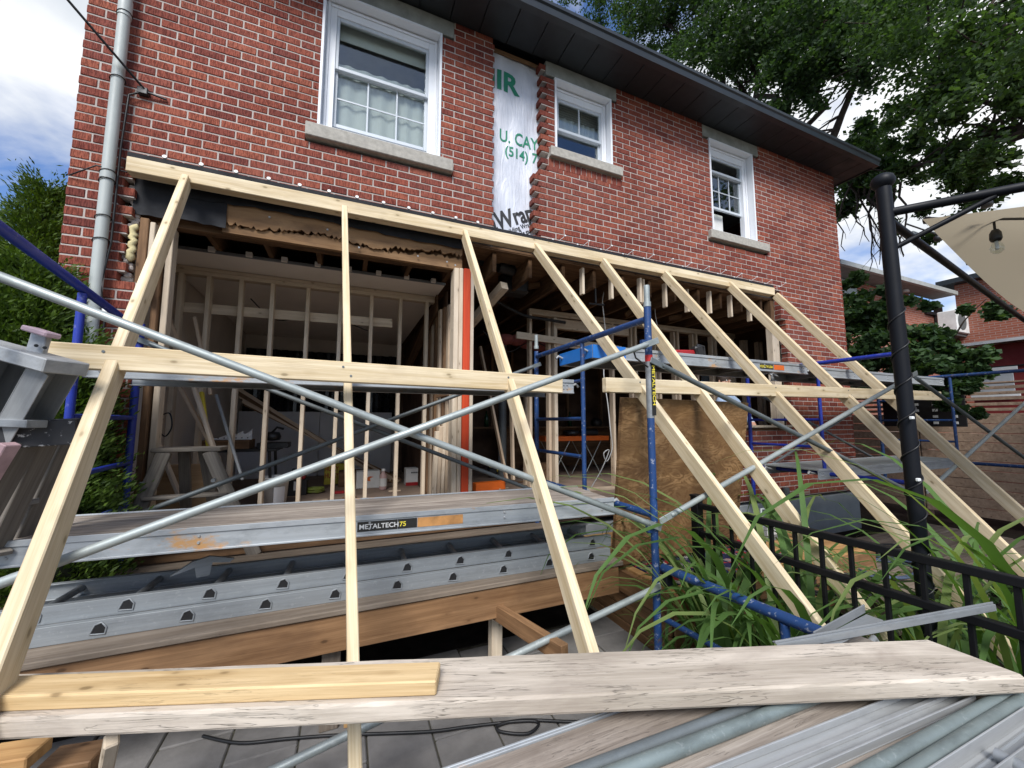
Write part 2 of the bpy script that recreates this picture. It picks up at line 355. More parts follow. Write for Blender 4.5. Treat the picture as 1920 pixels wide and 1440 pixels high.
M['tubedark'] = metalmat('dull grey tube', (.15, .17, .175), .5, .35, dirt=.4)
M['tubegreen'] = metalmat('greenish weathered tube', (.20, .24, .235), .5, .35, dirt=.6, spots=.12)
M['alu'] = metalmat('dull aluminium', (.40, .425, .44), .45, .35, dirt=.6, streak=(.25, 6, 6), rust=(2.2, .60, (.46, .26, .11)))
M['aluclean'] = metalmat('aluminium channel', (.40, .41, .41), .48, .4, dirt=.3, streak=(.25, 6, 6))
M['aludark'] = metalmat('stained aluminium', (.27, .285, .295), .5, .4, dirt=.6, streak=(.4, 4, 4))
M['alurail'] = metalmat('ladder rail aluminium', (.285, .305, .315), .48, .35, dirt=.3, streak=(.2, 8, 8), spots=.1)
M['blue'] = metalmat('blue scaffold paint', (.013, .050, .165), .42, .0, dirt=.35, rust=(9, .60, (.12, .055, .035)), spots=.3)
M['bluebright'] = metalmat('cobalt scaffold paint', (.012, .032, .30), .4, .0, dirt=.2, spots=.12)
M['bluelite'] = plain('bright blue plank end', (.02, .17, .55), .45)
M['black'] = metalmat('black powder coat', (.005, .006, .009), .5, .0, dirt=.0)
M['blackfence'] = metalmat('black fence enamel', (.007, .007, .008), .42, .0, dirt=.0)
M['soffit'] = plain('dark soffit metal', (.012, .016, .020), .5, .0, .1, 3)
M['gutter'] = plain('dark gutter metal', (.016, .021, .025), .42, .0, .1, 3)
M['vinyl'] = plain('white vinyl frame', (.74, .76, .79), .38, 0, .03, 3)
M['sash'] = plain('grey white sash', (.52, .56, .60), .4, 0, .05, 3)
M['stone'] = plain('cast stone sill', (.37, .35, .31), .9, 0, .18, 30, .2, .4)
M['lintel'] = plain('concrete lintel', (.27, .28, .26), .92, 0, .25, 7, .2, .3)
M['pipe'] = plain('grey painted pipe', (.40, .43, .41), .5, 0, .1, 4)
M['cable'] = plain('black cable', (.012, .012, .013), .5)
M['whitecable'] = plain('white cable', (.55, .55, .53), .5)
M['felt'] = plain('black felt paper', (.016, .017, .020), .8, 0, .4, 5, .3, .6)
M['foam'] = plain('yellow spray foam', (.62, .54, .30), .9, 0, .15, 20, .2, .8)
M['drywall'] = plain('grey ceiling drywall', (.80, .75, .69), .95, 0, .06, 2, .1)
M['wallboard'] = plain('interior wallboard', (.60, .55, .50), .95, 0, .12, 1.6, .1)
M['insul'] = plain('grey insulation board', (.62, .62, .63), .8, 0, .1, 2)
M['plastic'] = plain('black plastic sheet', (.010, .011, .013), .28, 0, .3, 3, .5, .0)
M['darkwall'] = plain('dark stripped wall', (.10, .062, .042), .95, 0, .5, 2.5, .1)
M['floorint'] = plain('dusty subfloor', (.27, .20, .155), .9, 0, .25, 3, .2)
M['concrete'] = plain('foundation concrete', (.27, .29, .30), .95, 0, .15, 2.5, .2, .3)
M['soil'] = plain('dark soil', (.020, .016, .013), 1., 0, .5, 9, .1, 1.)
M['paver'] = plain('grey paver', (.20, .19, .18), .92, 0, .22, 7, .2, .5)
M['joint'] = plain('paver joint sand', (.085, .08, .062), 1., 0, .3, 20, .1)
M['glass'] = glassmat('window glass', .95); M['room'] = plain('dim bedroom wall', (.30, .305, .31), .95)
M['curtain'] = sheer('sheer white curtain', (.58, .60, .60), .3); M['blind'] = sheer('pale blind', (.80, .80, .78), .2)
M['canopy'] = sheer('beige canopy fabric', (.50, .43, .31), .42)
M['white'] = plain('white plastic', (.68, .69, .68), .5); M['offwhite'] = plain('white card', (.62, .62, .60), .8)
M['red'] = plain('red plastic', (.34, .014, .018), .45); M['orange'] = plain('orange plastic', (.62, .12, .012), .45)
M['yel'] = plain('yellow bag', (.68, .55, .05), .6); M['blk'] = plain('black plastic part', (.014, .014, .015), .45)
M['inkgreen'] = plain('green print', (.012, .20, .115), .6, 0, .05); M['inkblack'] = plain('black print', (.02, .02, .022), .6)
M['inkwhite'] = plain('white print', (.75, .75, .72), .6); M['inkyel'] = plain('yellow print', (.75, .62, .05), .6)
M['stickor'] = plain('worn orange sticker', (.52, .25, .08), .7, 0, .35, 14); M['stickblk'] = plain('black sticker', (.015, .014, .012), .5)
M['inkred'] = plain('red print', (.5, .02, .02), .6)
M['skin'] = plain('skin', (.50, .28, .19), .55); M['hair'] = plain('brown hair', (.035, .020, .012), .7, 0, .4, 30)
M['shirt'] = plain('light blue shirt', (.32, .42, .58), .85); M['jeans'] = plain('dark trousers', (.03, .035, .05), .9)
M['bark'] = plain('tree bark', (.052, .040, .032), .95, 0, .35, 8, .2, .8)
M['leaf'] = leafmat('maple leaves', (.017, .038, .014), (.052, .096, .032), .45)
M['leaf2'] = leafmat('brighter leaves', (.022, .046, .014), (.062, .110, .032), .45)
M['shrubleaf'] = leafmat('shrub leaves', (.024, .055, .020), (.062, .115, .038), .3)
M['cedarleaf'] = leafmat('cedar sprays', (.032, .066, .010), (.095, .155, .022), .25, .6)
M['blade'] = leafmat('grass blades', (.045, .10, .022), (.12, .22, .06), .35, .58)
M['blade2'] = leafmat('yellowing blades', (.12, .19, .05), (.22, .28, .10), .3, .45)
def wrapmat():
    s = NT('white building wrap', .42, 0, .45); p = s.coord((1, 1, 1))
    c = s.ramp(s.noise(p, 4, 6), [(.3, (.50, .53, .60)), (.7, (.66, .68, .74))]); s.col(c)
    s.bump(s.noise(s.coord((6., 1, 1.1)), 3.2, 4, .5, 1.0), .6, .02); return s.m
M['wrap'] = wrapmat()
def nbrick():
    s = NT('far orange brick', .9, 0, .2); q = s.n('ShaderNodeTexBrick'); v = s.n('ShaderNodeCombineXYZ'); sp = s.n('ShaderNodeSeparateXYZ')
    s.L(s.geo.outputs['Position'], sp.inputs[0]); s.L(s.math('ADD', sp.outputs[0], sp.outputs[1]), v.inputs[0]); s.L(sp.outputs[2], v.inputs[1]); s.L(v.outputs[0], q.inputs['Vector'])
    q.inputs['Scale'].default_value = 1.; q.inputs['Brick Width'].default_value = .21; q.inputs['Row Height'].default_value = .068; q.inputs['Mortar Size'].default_value = .006
    q.inputs['Color1'].default_value = (.34, .12, .075, 1); q.inputs['Color2'].default_value = (.26, .085, .055, 1); q.inputs['Mortar'].default_value = (.33, .27, .24, 1)
    s.col(q.outputs['Color']); return s.m
M['nbrick'] = nbrick()
def matmat():
    s = NT('patterned mat', .95, 0, .1); v = s.coord((1, 1, 1), rnd=False)
    k = s.n('ShaderNodeTexVoronoi'); k.inputs['Scale'].default_value = 22; s.L(v, k.inputs['Vector'])
    sp = s.n('ShaderNodeSeparateColor'); s.L(k.outputs['Color'], sp.inputs[0])
    s.col(s.ramp(sp.outputs[0], [(0., (.02, .025, .06)), (.45, (.03, .03, .08)), (.5, (.30, .03, .03)), (.7, (.35, .05, .05)), (.75, (.45, .42, .38)), (1., (.02, .02, .04))])); return s.m
M['matpat'] = matmat()
# ------------------------------------------------------------------ ground
gd = MB(); gd.quad((-60, -40, GZ - .06), (90, -40, GZ - .06), (90, 90, GZ - .06), (-60, 90, GZ - .06))
tag(gd.build('ground', M['soil'], kind='structure'), label='dark earth ground of the yard')
pt = MB(); pt.box((-4, -6, GZ - .05), (2.0, -.25, GZ - .012), .002)
patio = tag(pt.build('patio', M['joint']), kind='structure', label='grey concrete paver patio under the scaffolding')
for i in range(17):                                   # pavers in a stretcher bond, long side away from the house
    for j in range(12):
        x = -3.2 + i * .305; y = -5.02 + j * .452 + (.226 if i % 2 else 0)
        if x > 1.7 or y > -.80: continue
        q = MB(); dz = R.uniform(-.003, .003)
        q.box((x + .004, y + .004, GZ - .04), (x + .301, min(y + .448, -.70), GZ + dz), .006)
        q.build('paver', M['paver'], patio, fix=False)
lawn = boxo('lawn', (2.0, -14, GZ - .05), (40, -.0, GZ - .02), M['soil'], e=.001, label='bare planted strip beside the metal fence', kind='structure')
soilr = boxo('soil_patch', (-3.5, -.69, GZ - .06), (1.95, -.04, GZ - .004), M['soil'], e=.002, label='dark soil under the deck', kind='structure')

# ------------------------------------------------------------------ the brick house
HX0, HX1, HT = -1.785, 7.10, 3.925
house = empty('brick_house', (2.6, 3.5, GZ), 'two storey red brick house with its rear ground floor wall cut open', 'house')
CH = .06762; Z0 = 2.862 - 58 * CH
GAPL, GAPR_LO, GAPR_HI = 1.27, 1.80, 1.862
jit = random.Random(3)
def opening_edges(k, zb):
    if zb > 1.79: return None
    left = -1.345 + jit.uniform(-.006, .006) if zb < .93 else -1.50 + (.05 if k % 2 else 0.) + jit.uniform(-.02, .02)
    right = 5.66 + (.012 if k % 2 else 0) if zb < 1.44 else 5.58 + jit.uniform(-.015, .015)
    return left, right
def cut(iv, a, b):
    o = []
    for x0, x1 in iv:
        if b <= x0 or a >= x1: o.append((x0, x1)); continue
        if a > x0: o.append((x0, a))
        if b < x1: o.append((b, x1))
    return o
RECTS = [(-.31, .725, 2.455, 3.76), (-.396, .843, 2.335, 2.46), (-.44, .842, 3.755, 4),
         (1.97, 2.722, 2.915, 3.76), (1.895, 2.838, 2.805, 2.92), (1.862, 2.805, 3.76, 4), (1.885, 2.85, 2.70, 2.81),
         (4.30, 5.15, 2.462, 3.76), (4.22, 5.352, 2.345, 2.465), (4.197, 5.285, 3.765, 4)]
cells = []; strips = MB()
for k in range(0, 75):
    zb = Z0 + k * CH; zt = zb + CH - .0102
    if zb < -1.04 or zt > HT + .01: continue
    iv = [(HX0, HX1)]; zm = (zb + zt) / 2
    for a, b, c, d in RECTS:
        if c < zm < d: iv = cut(iv, a, b)
    if zm > 1.82:
        tl = .018 if k % 2 else 0.; 
        tr = (1.869 if k % 2 else 1.795) if zm > 2.68 else (1.70 if k % 2 else 1.768)
        iv = cut(iv, GAPL - tl, tr + (jit.uniform(-.012, .004) if tr < 1.86 else 0))
    oe = opening_edges(k, zb)
    if oe:
        if zm > -.09: iv = cut(iv, oe[0], oe[1])
        else: iv = cut(iv, oe[0], 4.02)
    off = 0. if k % 2 else .1015
    for x0, x1 in iv:
        strips.box((x0 + (.024 if 1.6 < x0 < 1.9 else .004), .0045, zb - .0098), (x1 - (.004 if x1 < HX1 else .006), .098, zb + CH - .0094), .0005)
        j = math.floor((x0 - HX0 - off) / .203)
        x = HX0 + off + j * .203
        while x < x1:
            a = max(x + .0050, x0 + .0004); b = min(x + .203 - .0050, x1 - .0004)
            if b - a > .022: cells.append((a, b, zb, zt))
            x += .203
for i in range(14):                                    # bricks on edge under the middle sill
    a = 1.887 + i * .0688
    cells.append((a + .004, a + .0646, 2.705, 2.80))
strips.box((1.885, .0065, 2.695), (2.85, .098, 2.812), .0005)
wall = strips.build('brick_wall', M['mortar'], house, M=I4, local=False, fix=False)
def onscreen(a, b, zb, zt):
    p = V(((a + b) / 2, 0, (zb + zt) / 2)) - CAM; d = p.dot(F_)
    if d < .1: return 1e9
    u = 960 + FPX * p.dot(R_) / d; v = 720 - FPX * p.dot(U_) / d
    if not (-20 < u < 1940 and -20 < v < 1000): return 1e9
    return p.length - (b - a) * .5
cells.sort(key=lambda c: onscreen(*c))
bcache = {}; rest = MB()
for n, (a, b, zb, zt) in enumerate(cells):
    dy = jit.uniform(-.0018, .0018); dz = jit.uniform(-.0009, .0009)
    if n < 300:
        key = (round(b - a, 3), round(zt - zb, 3))
        if key not in bcache:
            q = MB(); q.box((-(b - a) / 2, -.046, -(zt - zb) / 2), ((b - a) / 2, .046, (zt - zb) / 2), .0035)
            bcache[key] = q.mesh('brick', False); bcache[key].materials.append(M['brick'])
        o = bpy.data.objects.new('brick', bcache[key]); place(o, Matrix.Translation(((a + b) / 2, .046 + dy, (zb + zt) / 2 + dz)), wall)
    else: rest.box((a, dy, zb + dz), (b, .092 + dy, zt + dz), .003)
tag(rest.build('brick', M['brick'], wall, M=I4, local=False, fix=False), kind='stuff')
# backing behind the veneer, the other walls and the floors, so that the house is closed
def hp(name, lo, hi, mat, e=.002): return boxo(name, lo, hi, mat, house, e)
hp('backing_wall', (HX0 + .01, .112, 1.86), (-.36, .14, 3.92), M['darkwall']); hp('backing_wall', (.76, .112, 1.86), (1.94, .14, 3.92), M['darkwall'])
hp('backing_wall', (2.76, .112, 1.86), (4.26, .14, 3.92), M['darkwall']); hp('backing_wall', (5.19, .112, 1.86), (HX1 - .01, .14, 3.92), M['darkwall'])
for a, b, c in ((-.36, .76, 2.44), (1.94, 2.76, 2.9), (4.26, 5.19, 2.44)):
    hp('backing_wall', (a, .112, 1.86), (b, .14, c), M['darkwall']); hp('backing_wall', (a, .112, 3.77), (b, .14, 3.92), M['darkwall'])
hp('backing_wall', (HX0 + .01, .112, GZ), (-1.45, .14, 1.5), M['darkwall']); hp('backing_wall', (5.72, .112, GZ), (HX1 - .01, .14, 1.8), M['darkwall'])
hp('side_wall', (HX0, .1, GZ), (HX0 + .1, 7.4, HT), M['brick']); hp('side_wall', (HX1 - .1, .1, GZ), (HX1, 7.4, HT), M['brick'])
hp('rear_wall', (HX0 + .1, 7.3, GZ), (HX1 - .1, 7.4, HT), M['brick'])
hp('bedroom_wall', (HX0 + .1, 2.6, 1.86), (HX1 - .1, 2.65, HT), M['room']); hp('bedroom_ceiling', (HX0 + .1, .11, HT - .03), (HX1 - .1, 7.3, HT - .01), M['room'])
hp('upper_subfloor', (HX0 + .1, .115, 1.735), (HX1 - .1, 7.3, 1.76), M['oldwood']); hp('bedroom_floor', (HX0 + .1, .145, 1.762), (HX1 - .1, 7.3, 1.79), M['room'])
hp('foundation', (HX0, .0, GZ - .1), (HX1, .3, -1.045), M['concrete'], .004)
# roof, soffit, gutter
rf = MB(); x0, x1, y0, y1, z0, z1 = HX0 - .42, HX1 + .30, -.40, 7.8, 4.035, 5.9
rf.quad((x0, y0, z0), (x1, y0, z0), (x1 - 3.4, 3.7, z1), (x0 + 3.4, 3.7, z1)); rf.quad((x1, y1, z0), (x0, y1, z0), (x0 + 3.4, 3.7, z1), (x1 - 3.4, 3.7, z1))
rf.quad((x1, y0, z0), (x1, y1, z0), (x1 - 3.4, 3.7, z1)); rf.quad((x0, y1, z0), (x0, y0, z0), (x0 + 3.4, 3.7, z1)); rf.quad((x0, y0, z0 - .006), (x0, y1, z0 - .006), (x1, y1, z0 - .006), (x1, y0, z0 - .006))
roof = rf.build('roof', M['soffit'], house)
x = HX0 - .42
while x < HX1 + .28:
    boxo('soffit_panel', (x + .003, -.385, 3.927 + R.uniform(0, .002)), (min(x + .297, HX1 + .3), .0, 3.940), M['soffit'], house, .003); x += .30
y = .003
while y < 7.4:
    boxo('soffit_panel', (HX1 + .002, y, 3.927), (HX1 + .29, y + .294, 3.940), M['soffit'], house, .003); y += .3
gp = [(-.389, 3.915), (-.389, 4.03), (-.405, 4.03), (-.405, 3.945), (-.44, 3.945), (-.452, 3.985), (-.462, 4.0), (-.462, 4.022), (-.482, 4.022), (-.482, 3.988), (-.466, 3.972), (-.455, 3.915)]
g = MB(); g.prism(gp, HX0 - .43, HX1 + .31, 'x'); g.build('gutter', M['gutter'], house)
g = MB(); g.box((HX1 + .292, -.385, 3.915), (HX1 + .31, 7.8, 4.03)); g.build('fascia', M['gutter'], house)
# window sills and lintels
for nm, m, lo, hi in (('sill', 'stone', (-.396, -.05, 2.338), (.843, .09, 2.457)), ('sill', 'stone', (1.895, -.05, 2.808), (2.838, .09, 2.917)), ('sill', 'stone', (4.22, -.05, 2.348), (5.352, .09, 2.462)),
                      ('lintel', 'lintel', (-.44, -.004, 3.757), (.842, .1, 3.924)), ('lintel', 'lintel', (1.862, -.004, 3.762), (2.805, .1, 3.924)), ('lintel', 'lintel', (4.197, -.004, 3.766), (5.285, .1, 3.924))):
    boxo(nm, lo, hi, M[m], house, .006)

def window(x0, x1, z0, z1, fw, top, meet, lift, grid, grid_upper):
    d = .082
    c = MB()
    c.box((x0 - .004, -.014, z0 + .02), (x0 + .018, d, z1)); c.box((x1 - .018, -.014, z0 + .02), (x1 + .004, d, z1))
    c.box((x0 + .019, -.014, z1 - .022), (x1 - .019, d, z1)); c.box((x0 - .004, -.02, z0), (x1 + .004, d, z0 + .019))
    c.box((x0 - .012, d + .001, z0), (x0 + fw, d + .075, z1)); c.box((x1 - fw, d + .001, z0), (x1 + .012, d + .075, z1))
    c.box((x0 + fw + .001, d + .001, z1 - top), (x1 - fw - .001, d + .075, z1)); c.box((x0 + fw + .001, d + .001, z0 + .02), (x1 - fw - .001, d + .075, z0 + .058))
    c.box((x0 + .03, d - .012, z0 + .02), (x0 + .052, d, z1 - .022)); c.box((x1 - .052, d - .012, z0 + .02), (x1 - .03, d, z1 - .022)); c.box((x0 + .053, d - .012, z1 - .06), (x1 - .053, d, z1 - .035))
    w = c.build('window', M['vinyl'], house)
    a, b, lo, hi = x0 + fw, x1 - fw, z0 + .058, z1 - top
    def sash(za, zb, y, name):
        s = MB(); t = .026
        s.box((a, y, za), (a + t, y + .03, zb)); s.box((b - t, y, za), (b, y + .03, zb)); s.box((a + t + .001, y, zb - .034), (b - t - .001, y + .03, zb)); s.box((a + t + .001, y, za), (b - t - .001, y + .03, za + .034))
        s.build('sash', M['sash'], w)
        g = MB(); g.box((a + t, y + .013, za + .03), (b - t, y + .017, zb - .03), .0005); g.build('glass_pane', M['glass'], w)
        return za + .034, zb - .034
    sash(meet - .02, hi, d + .012, 'u'); la, lb = sash(lo + lift, meet + .014, d + .044, 'l')
    ua, ub = meet + .014, hi - .034
    for g, (za, zb), y in ((grid, (la, lb), d + .050), (grid_upper, (ua, ub), d + .018)):
        if not g: continue
        nx, nz = g
        for i in range(1, nx): xx = a + .026 + (b - a - .052) * i / nx; boxo('muntin', (xx - .007, y, za), (xx + .007, y + .008, zb), M['sash'], w, .001)
        for i in range(1, nz): zz = za + (zb - za) * i / nz; boxo('muntin', (a + .027, y + .0015, zz - .007), (b - .027, y + .0095, zz + .007), M['sash'], w, .001)
    return w, a, b, lo, hi
def curtain(w, xa, xb, za, zb, y, mat, amp=.02, freq=9):
    n = 60; vs = []; 
    for i in range(n + 1):
        t = i / n; yy = y + amp * math.sin(t * freq * 6.28 + math.sin(t * 9)) ; vs.append((xa + (xb - xa) * t, yy))
    c = MB()
    for i in range(n): c._add([(vs[i][0], vs[i][1], za), (vs[i + 1][0], vs[i + 1][1], za), (vs[i + 1][0], vs[i + 1][1], zb), (vs[i][0], vs[i][1], zb)], [[0, 1, 2, 3]], True)
    c.build('curtain', mat, w)
w1 = window(-.31, .722, 2.459, 3.752, .105, .125, 3.14, .075, (3, 2), None)
curtain(w1[0], -.30, .72, 2.60, 3.25, .172, M['curtain'], .008, 8)
boxo('window_shade', (-.30, .19, 3.50), (.72, .196, 3.75), M['blind'], w1[0], .001)
w2 = window(1.972, 2.72, 2.919, 3.757, .075, .135, 3.26, .0, None, (2, 1))
curtain(w2[0], 1.98, 2.7, 3.27, 3.47, .168, M['curtain'], .012, 9)
for i in range(7): boxo('blind_slat', (1.99, .2, 3.50 + i * .03), (2.7, .222, 3.505 + i * .03), M['blind'], w2[0], .0005)
w3 = window(4.302, 5.148, 2.464, 3.757, .10, .15, 3.40, .36, (3, 2), None)
boxo('window_screen', (4.45, .22, 2.50), (4.78, .226, 2.88), M['offwhite'], w3[0], .001)

# building wrap in the gap between the two brickworks
def wrapz(x, z): return .094 + .006 * math.sin(x * 23 + math.sin(z * 3.1) * 2) + .004 * math.sin(z * 11 + x * 9) + .005 * math.sin(z * 2.7 + 1)
wm = MB(); nx, nz_ = 26, 80; xs = np.linspace(1.2, 1.96, nx); zs = np.linspace(1.80, 3.915, nz_)
for zz in zs:
    for xx in xs: wm.v.append((xx, wrapz(xx, zz), zz))
for j in range(nz_ - 1):
    for i in range(nx - 1): wm.f.append([j * nx + i, j * nx + i + 1, (j + 1) * nx + i + 1, (j + 1) * nx + i]); wm.mi.append(0); wm.sm.append(True)
wrap = wm.build('house_wrap', M['wrap'], house)
def lettering(body, x, z, size, mat, rot=0., sx=1., bold=.0, shear=0.):
    T = Matrix.Translation((x, 0, z)) @ Matrix.Rotation(rot, 4, 'Y') @ Matrix.Rotation(math.radians(90), 4, 'X')
    o = text('printed_lettering', body, size, mat, I4, wrap, .0, bold, sx, shear)
    me = o.data; bm = bmesh.new(); bm.from_mesh(me); bmesh.ops.subdivide_edges(bm, edges=[e for e in bm.edges if e.calc_length() > .02], cuts=3); 
    for v in bm.verts:
        p = T @ v.co; v.co = (p.x, wrapz(p.x, p.z) - .0035, p.z)
    bm.to_mesh(me); bm.free(); o.matrix_basis = WM[wrap.name].inverted()
lettering('MIR', 1.082, 3.48, .30, M['inkgreen'], 0, 1.0, .010)
lettering('U. CAYO', 1.36, 2.915, .185, M['inkgreen'], 0, .76, .003)
lettering('(514) 731', 1.42, 2.765, .155, M['inkgreen'], .0, .84, .003)
lettering('aWrap', 1.275, 1.895, .25, M['inkblack'], -.45, .80, .007, .12)
lettering('emium Building Wrap', 1.27, 1.80, .072, M['inkblack'], -.50, .84, .0010)
lettering('u b\u00e2timent haut de gamme', 1.27, 1.73, .068, M['inkblack'], -.50, .84, .0008)
boxo('wood_nailer', (1.26, .062, 3.86), (1.80, .08, 3.905), M['midwood'], house, .003)

# downspout with collars, straps and cables
ds = tubeo('downspout', [(-1.555, -.062, 3.95), (-1.555, -.062, -1.2)], .034, M['pipe'], house, 16)
for z, hgt in ((2.92, .13), (1.66, .05)): tubeo('pipe_collar', [(-1.555, -.062, z - hgt / 2), (-1.555, -.062, z + hgt / 2)], .0385, M['pipe'], ds, 16)
for z in (2.87, 2.37, 1.68, 1.62, 1.36, 1.20, .80, .10): tubeo('pipe_strap', [(-1.555 + .0395 * math.cos(a), -.062 + .0395 * math.sin(a), z + .014 * math.cos(a + .7)) for a in np.linspace(0, 6.29, 17)], .0035, M['cable'], ds, 5)
tubeo('wall_cable', [(-1.30, -.012, 2.35), (-1.42, -.03, 2.36), (-1.50, -.035, 2.30), (-1.512, -.04, 1.9), (-1.51, -.045, 1.2), (-1.53, -.07, .9), (-1.50, -.05, .66), (-1.515, -.04, .3), (-1.515, -.04, -.9)], .007, M['cable'], ds, 6)
tubeo('cable_end', [(-1.51, -.05, .78), (-1.495, -.075, .72), (-1.455, -.09, .66)], .012, M['white'], ds, 8)
tubeo('wall_cable', [(-1.77, -.012, 1.64), (-1.6, -.10, 1.70), (-1.48, -.012, 1.74), (-1.2, -.012, 1.86), (-.9, -.012, 1.87), (-.35, -.012, 1.87)], .005, M['cable'], ds, 5)
oc = MB(); a = PY(268, 164, -.03); oc.tube([a, V((-2.6, -1.2, 3.45)), V((-6, -6.0, 5.8))], .008, 6); oc.tube([a + V((.02, 0, -.02)), V((-2.6, -1.2, 3.435)), V((-6, -6.0, 5.77))], .005, 5)
oc.build('overhead_cable', M['cable'], label='black overhead service cable strung from the sky to the brick wall', cat='cable')
boxo('cable_bracket', a + V((-.03, -.01, -.05)), a + V((.03, .03, .0)), M['cable'], house, .004)

# header over the opening: old beam, torn fibre board, felt paper
hd = hp('header_beam', (-1.46, .11, 1.445), (.985, .20, 1.80), M['oldwood'], .006)
def ragged(xa, xb, zf, n, amp, seed):
    q = random.Random(seed); return [(xa + (xb - xa) * i / n, zf(xa + (xb - xa) * i / n) + q.uniform(-amp, amp)) for i in range(n + 1)]
p = [(.975, 1.445), (-.93, 1.45)] + ragged(-.93, .975, lambda x: 1.53 - .02 * math.sin(x * 6), 90, .017, 5); m = MB(); m.prism(p, .072, .109); m.build('beam_facing', M['sheath'], hd)
p = ragged(-.95, .97, lambda x: 1.535 - .02 * math.sin(x * 6) + (.03 if x > .3 else 0), 110, .019, 8) + [(.97, 1.70), (-.14, 1.70), (-.144, 1.70), (-.95, 1.70)]; m = MB(); m.prism(p, .05, .070); m.build('torn_sheathing', M['sheath'], hd)
p = ragged(-1.45, -.90, lambda x: 1.475, 12, .012, 4) + [(-.90, 1.80), (-1.45, 1.80)]; m = MB(); m.prism(p, .034, .038); m.build('felt_paper', M['felt'], hd)
p = ragged(-1.14, .96, lambda x: 1.655 - .015 * math.sin(x * 3) if x < .2 else 1.635, 30, .008, 9) + [(.96, 1.80), (-1.14, 1.80)]; m = MB(); m.prism(p, .026, .030); m.build('felt_paper', M['felt'], hd)
for x, z in ((-.62, 1.62), (-.2, 1.6), (.05, 1.49), (.55, 1.50), (.82, 1.49), (.9, 1.47)): tubeo('nail_head', [(x, .04, z), (x, .049, z)], .008, M['aluclean'], hd, 8)
# rough edge at the left of the opening
m = MB(); rr = random.Random(2)
for k in range(34):
    z = .95 + k * .026; m.box((-1.475 + rr.uniform(-.02, .02), .03 + rr.uniform(0, .03), z), (-1.43 + rr.uniform(-.02, .02), .105, z + .034), .008)
m.build('broken_mortar', M['mortar'], wall)
m = MB(); fp = [(-1.428 + rr.uniform(-.012, .012), .035 + rr.uniform(-.008, .008), 1.12 + k * .021) for k in range(14)]; m.tube(fp, [.008] + [rr.uniform(.017, .03) for k in range(12)] + [.006], 10)
m.build('spray_foam', M['foam'], house); m = MB()
for k in range(6): z = .86 + k * .014; m.lathe((-1.318, .03, z), [(.001, -.016), (.018, 0), (.001, .018)], 8)
m.build('spray_foam', M['foam'], house)
timber('jamb_board', (-1.37, .06, .96), (-1.37, .06, 1.44), .05, .09, M['midwood'], house); timber('jamb_board', (-1.325, .05, .95), (-1.325, .05, 1.42), .03, .06, M['pale'], house)
timber('jamb_board', (-1.30, .13, -.94), (-1.30, .13, 1.45), .038, .10, M['midwood'], house); timber('jamb_board', (-1.25, .15, -.94), (-1.25, .15, 1.44), .038, .089, M['pale'], house)
# right-hand jamb and low wall under the side opening
timber('jamb_post', (5.46, .07, -.06), (5.46, .07, 1.30), .14, .09, M['pale'], house); timber('jamb_post', (5.57, .15, -.94), (5.57, .15, 1.72), .12, .10, M['oldwood'], house)
timber('wall_cap', (4.02, .06, -.065), (5.66, .06, -.065), .12, .03, M['pale'], house)
hp('low_wall', (4.02, .105, -.98), (5.7, .16, -.09), M['midwood'])
# interior: floor, ceiling, walls
hp('subfloor', (HX0 + .1, .0, -.985), (HX1 - .1, 7.3, -.95), M['floorint'])
hp('sill_plate', (-1.3, -.035, -.948), (4.0, .10, -.905), M['midwood'])
hp('ceiling_board', (-1.62, .66, 1.492), (.955, 4.4, 1.506), M['drywall'])
for i in range(9): hp('furring_strip', (-1.45 + i * .28, .625, 1.485), (-1.40 + i * .28, .68, 1.530), M['drywall'])
hp('edge_channel', (-1.5, .648, 1.478), (.95, .659, 1.507), M['aludark'])
hp('interior_wall', (-1.682, .3, -.95), (-1.63, 4.4, 1.73), M['wallboard'])
hp('interior_wall', (-1.63, 4.4, -.95), (.95, 4.45, 1.49), M['wallboard'])
hp('interior_wall', (.95, 4.4, -.95), (6.98, 4.45, 1.73), M['darkwall']); hp('interior_wall', (6.94, .2, -.95), (6.985, 4.4, 1.73), M['darkwall'])
# joists overhead
for i in range(20):
    x = -1.50 + i * .405
    if x > 6.8: continue
    jo = timber('floor_joist', (x, .15, 1.617), (x, 4.4, 1.617), .042, .215, M['oldwood'], house)
for x, y in ((2.31, .04), (2.70, .05), (3.09, .03), (3.15, .05), (3.49, .05), (4.22, .04), (4.61, .05), (3.9, .10), (5.05, .1)):
    timber('joist_block', (x, y, 1.365), (x, y, 1.66), .03, .06, M['pale'], house, up=(0, 1, 0))
for x, b, c in ((1.6, .35, 2.3), (2.6, .7, 3.2), (3.6, .6, 3.9), (4.3, .5, 5.2)): timber('cross_bridging', (x, b + .3, 1.50), (c, b + .35, 1.72), .03, .07, M['oldwood'], house)
hp('ceiling_remnant', (1.1, .12, 1.725), (5.5, 1.0, 1.733), M['midwood'])
